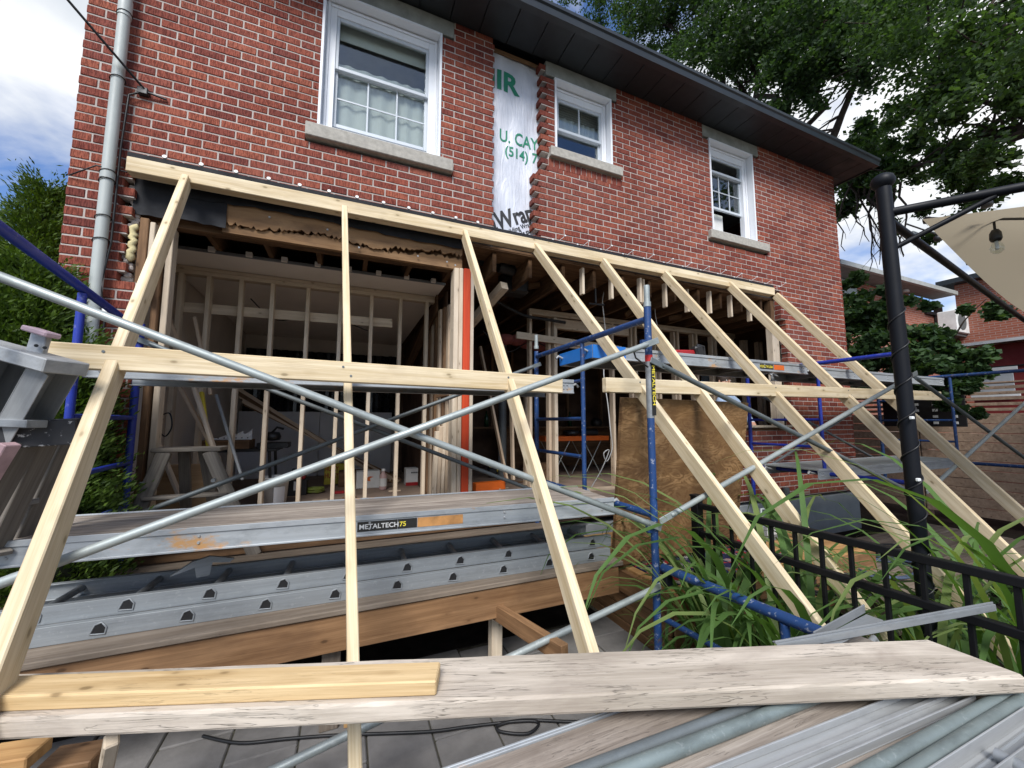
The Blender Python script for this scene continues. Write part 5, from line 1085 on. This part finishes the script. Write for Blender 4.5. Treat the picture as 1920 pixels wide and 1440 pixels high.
# canopy cloth between the roof tubes
c0 = j1 + d1 * .10 + d2 * .22 + V((0, 0, -.02)); cv = []; n = 16
for i in range(n + 1):
    for j in range(n + 1):
        s, t = i / n, j / n; p = c0 + d1 * (2.3 * s) + d2 * (4.6 * t) ; sag = -.05 * math.sin(math.pi * s) * 1.2 - .10 * math.sin(math.pi * t); cv.append(p + V((0, 0, sag + .55 * min(s, t) + .02)))
m = MB(); m.v = [tuple(p) for p in cv]
for i in range(n):
    for j in range(n): k = i * (n + 1) + j; m.f.append([k, k + 1, k + n + 2, k + n + 1]); m.mi.append(0); m.sm.append(True)
m.build('canopy_cloth', M['canopy'], label='beige canopy cloth stretched between the black gazebo tubes', cat='canopy')
sl_ = empty('string_lights', j1 + V((.3, -.2, -.1)), 'black string light cable with a clear hanging bulb under the canopy', 'string lights')
sp = [PR(1735, 408, 2.95), PR(1800, 411, 2.6), PR(1865, 411, 2.3), PR(2000, 409, 1.9)]
tubeo('cable', sp, .007, M['blk'], sl_, 8)
bp_ = PR(1863, 411, 2.3); m = MB(); m.tube([bp_, bp_ - V((0, 0, .065))], .006, 8); m.lathe(bp_ - V((0, 0, .115)), [(.001, .055), (.014, .05), (.024, .03), (.026, -.005), (.02, -.02), (.001, -.02)], 14); m.build('socket', M['blk'], sl_)
m = MB(); m.lathe(bp_ - V((0, 0, .165)), [(.013, .03), (.02, .015), (.029, -.01), (.026, -.03), (.012, -.043), (.001, -.046)], 16); m.build('bulb', glassmat('bulb glass', .9, 1.3), sl_); m = MB(); m.tube([bp_ - V((0, 0, .135)), bp_ - V((0, 0, .185))], .008, 8); m.build('filament', M['offwhite'], sl_)
for i, (u, v, t) in enumerate(((1850, 381, 2.3), (1758, 446, 3.2), (1818, 491, 3.5), (1868, 531, 3.8), (1738, 412, 2.95))):
    p = PR(u, v, t); m = MB(); m.lathe(p, [(.001, .02), (.02, .016), (.026, 0), (.022, -.024), (.001, -.028)], 12); m.build('socket', M['blk'], sl_)
tubeo('cable', [PR(1700, 420, 3.1), PR(1758, 440, 3.2), PR(1818, 485, 3.5), PR(1868, 525, 3.8), PR(1925, 575, 4.2)], .006, M['blk'], sl_, 6)
boxo('roof_clamp', PR(1712, 440, 3.05) - V((.035, .02, .02)), PR(1712, 440, 3.05) + V((.035, .02, .02)), M['tubedark'], gz, .006)

# ------------------------------------------------------------------ tall grass
def blade_mesh(L, w, bend, seed, twist=.3):
    q = random.Random(seed); m = MB(); n = 9; pts = []
    ang = q.uniform(.03, .16); x = z = 0.; 
    for i in range(n + 1):
        t = i / n; pts.append((x, z)); a = ang + bend * t ** 1.7; x += math.sin(a) * L / n; z += math.cos(a) * L / n
    for i in range(n + 1):
        t = i / n; ww = w * (.35 + .65 * math.sin(min(1., t * 2.2) * math.pi / 2)) * (1 - t ** 3) + .0006; px, pz = pts[i]; tw = twist * t
        for s in (-1, 0, 1): m.v.append((px - abs(s) * 0 + s * ww * math.sin(tw), s * ww * math.cos(tw), pz - (0.12 * ww if s == 0 else 0)))
    for i in range(n):
        for s in (0, 1): k = i * 3 + s; m.f.append([k, k + 1, k + 4, k + 3]); m.mi.append(0); m.sm.append(True)
    return m.mesh('blade', False)
BL = []
for i in range(14):
    b = blade_mesh(R.uniform(1.0, 1.75), R.uniform(.012, .022), R.uniform(1.1, 3.1), i, R.uniform(-.6, .6)); b.materials.append(M['blade'] if i % 6 else M['blade2']); BL.append(b)
CL = [((2.02, -1.80), 58, 1.18, .13, 'dense clump of tall arching grass left of the crossing shore'), ((2.15, -2.10), 48, 1.2, .13, 'tall arching grass clump in the middle of the metal fence'), ((2.42, -1.95), 24, 1.2, .16, 'grass clump growing just behind the metal fence'),
      ((2.68, -2.46), 30, 1.2, .16, 'big arching grass clump at the gazebo post'), ((2.00, -2.42), 18, .55, .12, 'low grass clump in front of the metal fence'), ((3.0, -2.70), 34, 1.35, .18, 'tall coarse grass clump at the right end of the fence'), ((1.82, -1.60), 16, .5, .08, 'small grass tuft at the foot of the blue scaffold post'), ((3.25, -2.2), 16, 1.1, .2, 'grass clump growing beyond the gazebo post')]
qg = random.Random(12)
for (x, y), nb, sc, rad, lb in CL:
    g = empty('ornamental_grass', (x, y, GZ), lb, 'grass', 'clumps of tall grass')
    for i in range(nb):
        a = qg.uniform(0, 6.283); rr = rad * math.sqrt(qg.random()); s = sc * qg.uniform(.65, 1.08); lean = qg.uniform(0, .22)
        ph = qg.uniform(-.85, 3.9)
        T = Matrix.Translation((x + rr * math.cos(a), y + rr * math.sin(a), GZ)) @ Matrix.Rotation(ph, 4, 'Z') @ Matrix.Rotation(lean, 4, 'Y') @ Matrix.Scale(s, 4)
        bm_ = BL[qg.randrange(14)]
        def hits(p): return p.x < 2.1 and p.y < pa[0].y + (pa[1].y - pa[0].y) * (p.x - pa[0].x) / (pa[1].x - pa[0].x) + .04
        if any(hits(T @ v.co) for v in list(bm_.vertices)[::2]): continue
        place(bpy.data.objects.new('blade', bm_), T, g)
# low ground cover behind
N = 9000; q = np.random.default_rng(5); c = np.stack([q.uniform(2.1, 8.5, N), q.uniform(-4.2, -1.5, N), np.zeros(N)], 1); c[:, 2] = GZ + q.uniform(-.02, .16, N)
def leaves(c, size, q, flat=.5, shape=(1., .45)):
    n = len(c); a = q.uniform(0, 2 * np.pi, n); d = np.stack([np.cos(a), np.sin(a), q.normal(0, flat, n)], 1); d /= np.linalg.norm(d, axis=1, keepdims=True)
    r = q.normal(0, 1, (n, 3)); r -= d * (r * d).sum(1, keepdims=True); r /= np.linalg.norm(r, axis=1, keepdims=True)
    s = (size * q.uniform(.6, 1.25, n))[:, None]; return np.stack([c - d * s * .5 * shape[0], c + r * s * .5 * shape[1] + d * s * .05, c + d * s * .5 * shape[0], c - r * s * .5 * shape[1] + d * s * .05], 1)
o = bpy.data.objects.new('ground_cover', fast_mesh('ground_cover', leaves(c, .09, q), 4, [M['shrubleaf']])); place(o, I4); tag(o, 'low leafy ground cover behind the metal fence', kind='stuff')
# yard between fence and house at the right
wd = empty('walkway', (4.6, -1.0, GZ), 'grey boards of a low walkway lying in front of the right wall', 'walkway')
for i in range(7): timber('deck_board', (3.6 + i * .02, -1.75 + i * .14 - .0, GZ + .26), (6.8, -1.75 + i * .14, GZ + .26), .13, .03, M['greyboard'], wd)
for x in (3.8, 5.2, 6.6): timber('bearer', (x, -1.8, GZ + .12), (x, -.85, GZ + .12), .09, .24, M['greyboard'], wd)
coil((3.5, -1.55, GZ + .28), .28, 4, .011, M['cable'], 'black cable coil lying on the walkway beside the plywood sheet', 2, 'cable coils on the walkway'); coil((4.3, -1.5, GZ + .28), .35, 3, .010, plain('blue grey cable', (.05, .07, .12), .5), 'bluish cable coil lying in the middle of the walkway', 5, 'cable coils on the walkway'); coil((4.9, -1.35, GZ + .28), .3, 3, .009, M['cable'], 'loose black cable loops at the far end of the walkway', 9, 'cable coils on the walkway')
cp = empty('compressor', (3.75, -.75, GZ + .28), 'grey portable machine standing on the walkway by the low brick wall', 'machine'); m = MB(); m.box((3.55, -.95, GZ + .34), (3.95, -.6, GZ + .62), .04); m.build('machine_body', M['aludark'], cp); tubeo('carry_frame', [(3.53, -.97, GZ + .28), (3.53, -.97, GZ + .75), (3.97, -.97, GZ + .75), (3.97, -.97, GZ + .28)], .014, M['galv'], cp, 8); m = MB(); m.tube([(3.5, -.98, GZ + .36), (3.5, -.94, GZ + .36)], .07, 14); m.tube([(4.0, -.98, GZ + .36), (4.0, -.94, GZ + .36)], .07, 14); m.build('wheel', M['blk'], cp); boxo('control_panel', (3.62, -.957, GZ + .50), (3.85, -.951, GZ + .60), M['offwhite'], cp)
tubeo('vent_pipe', [(5.35, -.05, -1.5), (5.35, -.05, -.86)], .04, M['tubedark'], house, 12)

# ------------------------------------------------------------------ slatted fence, neighbours
X9 = 9.0
sf = empty('wooden_fence', (X9, .5, GZ), 'brown wooden fence with solid boards below and open slats above, beside the house', 'fence')
for k in range(11):
    z = GZ + .1 + k * .142
    for a, b in ((-5.2, -2.6), (-2.58, -.02), (0, 2.6)): boxo('fence_board', (X9 - .012 + R.uniform(-.003, .003), a, z), (X9 + .01, b, z + .136), M['slat'], sf, .004)
for k in range(6):
    z = .08 + k * .082
    for a, b in ((-5.2, -2.6), (-2.58, -.02), (0, 2.6)): boxo('slat', (X9 - .012, a, z), (X9 + .008, b, z + .045), M['slat'], sf, .003)
for y in (-5.2, -2.59, -.01, 2.6): boxo('post', (X9 + .012, y - .05, GZ), (X9 + .11, y + .05, .60), M['slat'], sf, .004)
for y in (-3.9, -1.3, 1.3): boxo('batten', (X9 + .012, y - .03, .02), (X9 + .035, y + .03, .58), M['slat'], sf, .003)
boxo('cap_rail', (X9 - .03, -5.25, .575), (X9 + .1, 2.65, .60), M['slat'], sf, .004)
pk = empty('punched_panel', (8.5, .2, -.3), 'dark panel with rows of white rectangular holders hanging by the fence', 'panel')
pc_ = PX(1735, 765, 8.7); boxo('panel_back', (8.7, pc_.y - .45, pc_.z - .30), (8.72, pc_.y + .55, pc_.z + .36), M['blk'], pk)
for i in range(4):
    for j in range(6): boxo('holder', (8.694, pc_.y - .36 + i * .22, pc_.z - .26 + j * .1), (8.699, pc_.y - .30 + i * .22, pc_.z - .22 + j * .1), M['white'], pk, .001)
# neighbour's brick house
def slab(name, a, b, th, mat, parent):
    m = MB(); m._add([a[0], a[1], b[1], b[0]] + [p - V((0, 0, th)) for p in (a[0], a[1], b[1], b[0])], [[0, 1, 2, 3], [7, 6, 5, 4], [0, 4, 5, 1], [1, 5, 6, 2], [2, 6, 7, 3], [3, 7, 4, 0]]); return m.build(name, mat, parent)
nb = empty('neighbour_house', (14.5, 6, GZ), 'orange brick neighbouring house with a grey eave and an air conditioner on its wall', 'house')
NY = 2.4; ez = PY(1700, 532, 2.0).z
boxo('wall', (11.6, NY, GZ), (16.3, 12, ez - .05), M['nbrick'], nb)
boxo('wall', (16.302, NY + .01, GZ), (19.4, 12, ez - .55), M['nbrick'], nb); boxo('wall_cap', (16.302, NY - .06, ez - .549), (19.5, 12.1, ez - .45), M['gutter'], nb)
slab('roof', (V((11.0, NY - .5, ez + .10)), V((16.9, NY - .5, ez + .10))), (V((11.6, 7.2, ez + 1.35)), V((16.3, 7.2, ez + 1.35))), .06, plain('grey shingle', (.16, .155, .15), .9), nb)
boxo('soffit', (11.0, NY - .46, ez - .03), (16.9, NY, ez - .01), plain('grey soffit board', (.22, .22, .21), .8), nb)
boxo('eave_gutter', (10.95, NY - .55, ez - .03), (16.95, NY - .465, ez + .09), plain('grey gutter', (.34, .35, .33), .5), nb); boxo('eave_gutter', (10.95, NY - .46, ez - .03), (11.04, 12, ez + .09), plain('dull gutter', (.17, .18, .17), .5), nb)
boxo('siding_panel', (11.55, NY - .012, ez - .45), (12.7, NY - .001, ez - .06), plain('pale siding', (.34, .40, .40), .7), nb)
boxo('chimney', (15.3, 4.0, ez + .2), (15.55, 4.3, ez + .98), M['nbrick'], nb)
wp = PY(1760, 592, NY); w_ = boxo('window', (wp.x - .32, NY - .03, wp.z - .45), (wp.x + .22, NY - .002, wp.z + .35), M['blk'], nb); boxo('window_frame', (wp.x - .36, NY - .045, wp.z - .52), (wp.x + .26, NY - .031, wp.z - .455), M['sash'], w_)
ap = PY(1792, 606, NY - .45); ac = boxo('air_conditioner', (ap.x - .42, NY - .62, ap.z - .34), (ap.x + .42, NY - .2, ap.z + .34), M['white'], nb, .02); m = MB(); m.tube([(ap.x - .12, NY - .622, ap.z), (ap.x - .12, NY - .634, ap.z)], .25, 24); m.build('fan_grille', M['tubedark'], ac); boxo('bracket', (ap.x - .35, NY - .55, ap.z - .42), (ap.x + .35, NY - .001, ap.z - .345), M['tubedark'], nb)
m = MB(); p = PY(1690, 532, NY - .1); m.lathe(p, [(.001, .08), (.06, .06), (.09, -.06), (.001, -.05)], 10); m.lathe(p + V((.06, -.05, -.2)), [(.001, .08), (.06, .06), (.09, -.06), (.001, -.05)], 10); m.tube([p, p + V((.06, -.05, -.2))], .02, 6); m.build('flood_light', M['white'], nb)
RX = 10.3
rs = empty('red_shed', (12, -3.0, GZ), 'dark red wooden shed with a pale window behind the slatted fence', 'shed')
boxo('wall', (RX, -7, GZ), (14, -.28, 1.33), plain('dark red siding', (.17, .013, .013), .7), rs); boxo('wall_strip', (RX - .03, -7, .93), (RX - .001, -.28, .95), M['blk'], rs)
slab('roof', (V((RX - .25, -.1, 1.38)), V((RX - .25, -7.2, 1.38))), (V((14, -.1, 1.75)), V((14, -7.2, 1.75))), .05, plain('pale metal roof', (.50, .51, .52), .5), rs)
wp = PX(1865, 716, RX); w_ = boxo('window', (RX - .04, wp.y - .22, wp.z - .2), (RX - .01, wp.y + .22, wp.z + .18), plain('pale shed glass', (.40, .42, .44), .3), rs); boxo('window_frame', (RX - .06, wp.y - .28, wp.z - .26), (RX - .041, wp.y + .28, wp.z - .205), M['white'], w_); boxo('window_frame', (RX - .06, wp.y - .28, wp.z + .185), (RX - .041, wp.y + .28, wp.z + .24), M['white'], w_)
b2 = empty('far_house', (21, -3, GZ), 'far orange brick house behind the red shed', 'house'); boxo('wall', (17.2, -9, GZ), (23, 2.0, 4.2), M['nbrick'], b2); w_ = boxo('window', (17.16, -.6, 2.0), (17.19, .2, 3.1), M['blk'], b2); boxo('window_frame', (17.12, -.7, 1.9), (17.159, .3, 1.995), M['white'], w_); boxo('roof_edge', (16.9, -9.3, 4.21), (23.3, 2.3, 4.36), M['gutter'], b2)

# ------------------------------------------------------------------ trees
def limb(m, a, b, r0, r1, q, n=7, wob=.12):
    pts = []; L = (b - a).length
    for i in range(n + 1):
        t = i / n; pts.append(a.lerp(b, t) + V((q.uniform(-1, 1), q.uniform(-1, 1), q.uniform(-.6, .6))) * wob * L * .12 * math.sin(math.pi * t))
    m.tube(pts, [r0 + (r1 - r0) * i / n for i in range(n + 1)], 8); return pts
def tree(name, base, fork, tips, r0, clumps, nleaf, lsize, mat, label, seed, cat='tree', group=None, twig=True, leafshape=(1., .6)):
    q = random.Random(seed); t = empty(name, base, label, cat, group); m = MB(); limb(m, V(base), fork, r0, r0 * .75, q, 8, .1)
    for tip, rr in tips:
        pts = limb(m, fork, tip, rr, rr * .18, q, 9, .5)
        if twig:
            for k in range(3, 10):
                for s in range(2):
                    d = V((q.uniform(-1, 1), q.uniform(-1, 1), q.uniform(-.3, .8))).normalized() * q.uniform(.5, 1.5); limb(m, pts[k], pts[k] + d, rr * .22, .006, q, 4, .5)
    m.build('trunk', M['bark'], t)
    g = np.random.default_rng(seed); C = []
    tot = sum(c[3] for c in clumps)
    for ctr, rad, squash, wgt in clumps:
        n = int(nleaf * wgt / tot); ns = max(3, int(n / 230)); sub = g.normal(0, 1, (ns, 3)); sub /= np.linalg.norm(sub, axis=1, keepdims=True); sub *= (g.random((ns, 1)) ** .45) * rad; sub[:, 2] *= squash
        idx = g.integers(0, ns, n); p = np.array(ctr) + sub[idx] + g.normal(0, rad * .115, (n, 3)) * np.array([1, 1, .75]); C.append(p)
    C = np.concatenate(C); o = bpy.data.objects.new('crown', fast_mesh('crown', leaves(C, lsize, g, .6, leafshape), 4, [mat])); place(o, I4, t); o['kind'] = 'stuff'
    return t
def AT(u, v, d): r = ray(u, v); r = r / r.to_2d().length; return CAM + r * d
D1 = 15.
b1 = AT(1490, 790, 14.5); b1.z = GZ
clumps = [(AT(u, v, d), r, .75, w_) for u, v, d, r, w_ in ((1130, -30, 16, 1.9, 1.6), (1240, 40, 15, 2.0, 2.2), (1340, -60, 14, 2.4, 2.6), (1360, 110, 14, 1.9, 2.2), (1450, 30, 14, 2.2, 2.4), (1480, 180, 13, 1.3, 1.3), (1560, -20, 13, 2.2, 2.4), (1580, 90, 13, 1.1, 1.0), (1240, -160, 16, 2.6, 1.6), (1500, -180, 13, 2.8, 2.), (1660, 60, 12, 1.5, 1.6), (1560, 300, 12, .9, 1.0), (1640, 330, 11, .9, 1.0), (1230, 110, 17, 1.3, .8))]
tree('maple_tree', b1, AT(1500, 400, 14.5), [(AT(1400, 60, 14), .17), (AT(1450, -80, 14), .16), (AT(1545, 40, 13), .15), (AT(1640, 20, 12), .15), (AT(1300, 40, 15), .14), (AT(1190, -40, 16), .12)], .30, clumps, 100000, .125, M['leaf'], 'big dark green tree rising behind the right end of the roof', 11, group='trees behind the house')
b2_ = AT(2080, 790, 9.); b2_.z = GZ
clumps = [(AT(u, v, d), r, .7, w_) for u, v, d, r, w_ in ((1720, 20, 10, 1.2, 1.3), (1820, 60, 9, 1.3, 1.6), (1900, 120, 8.5, 1.1, 1.5), (1840, -60, 9, 1.6, 1.6), (1790, 150, 9, .8, .9), (1900, 200, 8.5, .6, .4), (1660, 250, 10.5, .75, .7), (1730, 290, 10, .7, .75), (1800, 330, 9.5, .7, .7), (1880, 320, 9, .7, .7), (1980, 250, 8, .8, .5), (1680, 330, 10, .5, .5), (1980, 60, 8, 1.5, 1.), (1700, 420, 10, .5, .35), (1800, 430, 9.6, .5, .35))]
tree('maple_tree', b2_, AT(1990, 230, 9), [(AT(1840, 252, 9.4), .10), (AT(1690, 320, 10), .085), (AT(1850, 20, 9), .12), (AT(1740, 60, 10), .1), (AT(1770, 180, 9.6), .07)], .22, clumps, 40000, .085, M['leaf2'], 'nearer green tree reaching in from the right over the canopy', 23, group='trees behind the house')
# shrub against the neighbour's wall
b3 = AT(1700, 790, 9.3); b3.z = GZ
clumps = [(AT(u, v, d), r, .8, w_) for u, v, d, r, w_ in ((1620, 580, 9.5, .55, 1.2), (1640, 640, 9.3, .6, 1.4), (1600, 660, 9.5, .4, .8), (1720, 640, 8.9, .5, 1.2), (1735, 625, 8.8, .40, .7), (1770, 680, 8.6, .5, 1.2), (1820, 720, 8.4, .35, .8), (1840, 770, 8.4, .2, .3), (1855, 565, 8.6, .3, .35), (1890, 560, 8.6, .35, .45), (1700, 570, 9.2, .35, .5), (1650, 720, 9.2, .4, .8), (1610, 540, 9.6, .35, .8), (1600, 600, 9.6, .45, 1.3), (1655, 575, 9.5, .45, 1.1), (1665, 690, 9.3, .45, 1.1), (1590, 720, 9.7, .35, .8), (1800, 690, 8.5, .4, 1.), (1740, 740, 8.7, .4, .8))]
tree('leafy_shrub', b3, AT(1700, 720, 9.3), [(AT(1630, 590, 9.4), .03), (AT(1770, 610, 8.9), .03), (AT(1850, 560, 9), .025), (AT(1840, 730, 8.5), .02)], .06, clumps, 30000, .095, M['shrubleaf'], 'dense dark green shrub growing between the house and the red shed', 31, 'shrub', twig=False, leafshape=(1., .75))
# bare hanging twigs at the corner of the house
q = random.Random(8); m = MB(); tw = empty('bare_branches', AT(1600, 380, 11), 'bare grey twigs hanging down beside the corner of the house', 'branches')
for i in range(10):
    p = AT(1590 + i * 11, 345 + q.uniform(-10, 20), 11); pts = [p]
    for k in range(7): p = p + V((q.uniform(-.10, .12), q.uniform(-.1, .1), -q.uniform(.12, .32))); pts.append(p)
    m.tube(pts, [.022 * (1 - j / 8.5) + .003 for j in range(8)], 5)
    for j in (2, 3, 4, 5): d = V((q.uniform(-.4, .4), q.uniform(-.2, .2), -q.uniform(.1, .45))); m.tube([pts[j], pts[j] + d * .5 + V((.03, 0, .03)), pts[j] + d], [.009, .006, .003], 4)
m.build('twigs', M['bark'], tw)
# cedars at the left
def cedar(base, h, r, n, label, seed):
    t = empty('cedar_tree', base, label, 'cedar', 'cedar hedge at the left'); m = MB(); m.tube([base, base + V((0, 0, h * .9))], [.06, .01], 8); m.build('trunk', M['bark'], t)
    g = np.random.default_rng(seed); n = int(n * 1.5); ns = int(n / 24); z = g.random(ns) ** .8; a = g.uniform(0, 2 * np.pi, ns); rad = r * (np.clip(1 - z, .02, 1) ** .72) * (.72 + .34 * g.random(ns)) * (1 + .14 * np.sin(a * 3 + z * 14)); c = np.stack([rad * np.cos(a), rad * np.sin(a), z * h], 1) + np.array(base)
    out = np.stack([np.cos(a), np.sin(a), .65 + .35 * g.random(ns)], 1); idx = np.repeat(np.arange(ns), 24); N_ = len(idx); tt = g.random((N_, 1)) ; s = .17 * (.6 + .8 * g.random((ns, 1)))[idx]
    side = np.stack([-np.sin(a), np.cos(a), np.zeros(ns)], 1)[idx] * g.normal(0, 1, (N_, 1)); P = c[idx] + out[idx] * s * (tt - .25) + side * s * .33 * (1.1 - tt) + g.normal(0, .018, (N_, 3))
    d = out[idx] * .8 + side * .6 + g.normal(0, .25, (N_, 3)); d /= np.linalg.norm(d, axis=1, keepdims=True); rr = g.normal(0, 1, (N_, 3)); rr -= d * (rr * d).sum(1, keepdims=True); rr /= np.linalg.norm(rr, axis=1, keepdims=True); L = (.034 * g.uniform(.6, 1.4, N_))[:, None]
    vs = np.stack([P - d * L * .5, P + rr * L * .17, P + d * L * .6, P - rr * L * .17], 1); o = bpy.data.objects.new('crown', fast_mesh('crown', vs, 4, [M['cedarleaf']])); place(o, I4, t); o['kind'] = 'stuff'
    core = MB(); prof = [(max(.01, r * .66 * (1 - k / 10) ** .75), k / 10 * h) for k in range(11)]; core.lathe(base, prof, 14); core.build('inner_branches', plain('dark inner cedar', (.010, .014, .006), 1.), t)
def cb(u, d): p = AT(u, 790, d); p.z = GZ; return p
cedar(cb(38, 5.3), 3.6, .74, 42000, 'tallest cedar of the hedge with a pointed top against the sky', 41)
cedar(cb(36, 3.8), 2.45, .55, 34000, 'rounded cedar in front of the tallest one, behind the blue scaffold frame', 42)
cedar(cb(-50, 3.9), 2.5, .62, 30000, 'cedar at the left edge behind the aluminium ladder', 43)
cedar(cb(128, 3.5), 1.98, .32, 18000, 'small low cedar between the blue scaffold posts and the brick wall', 44)
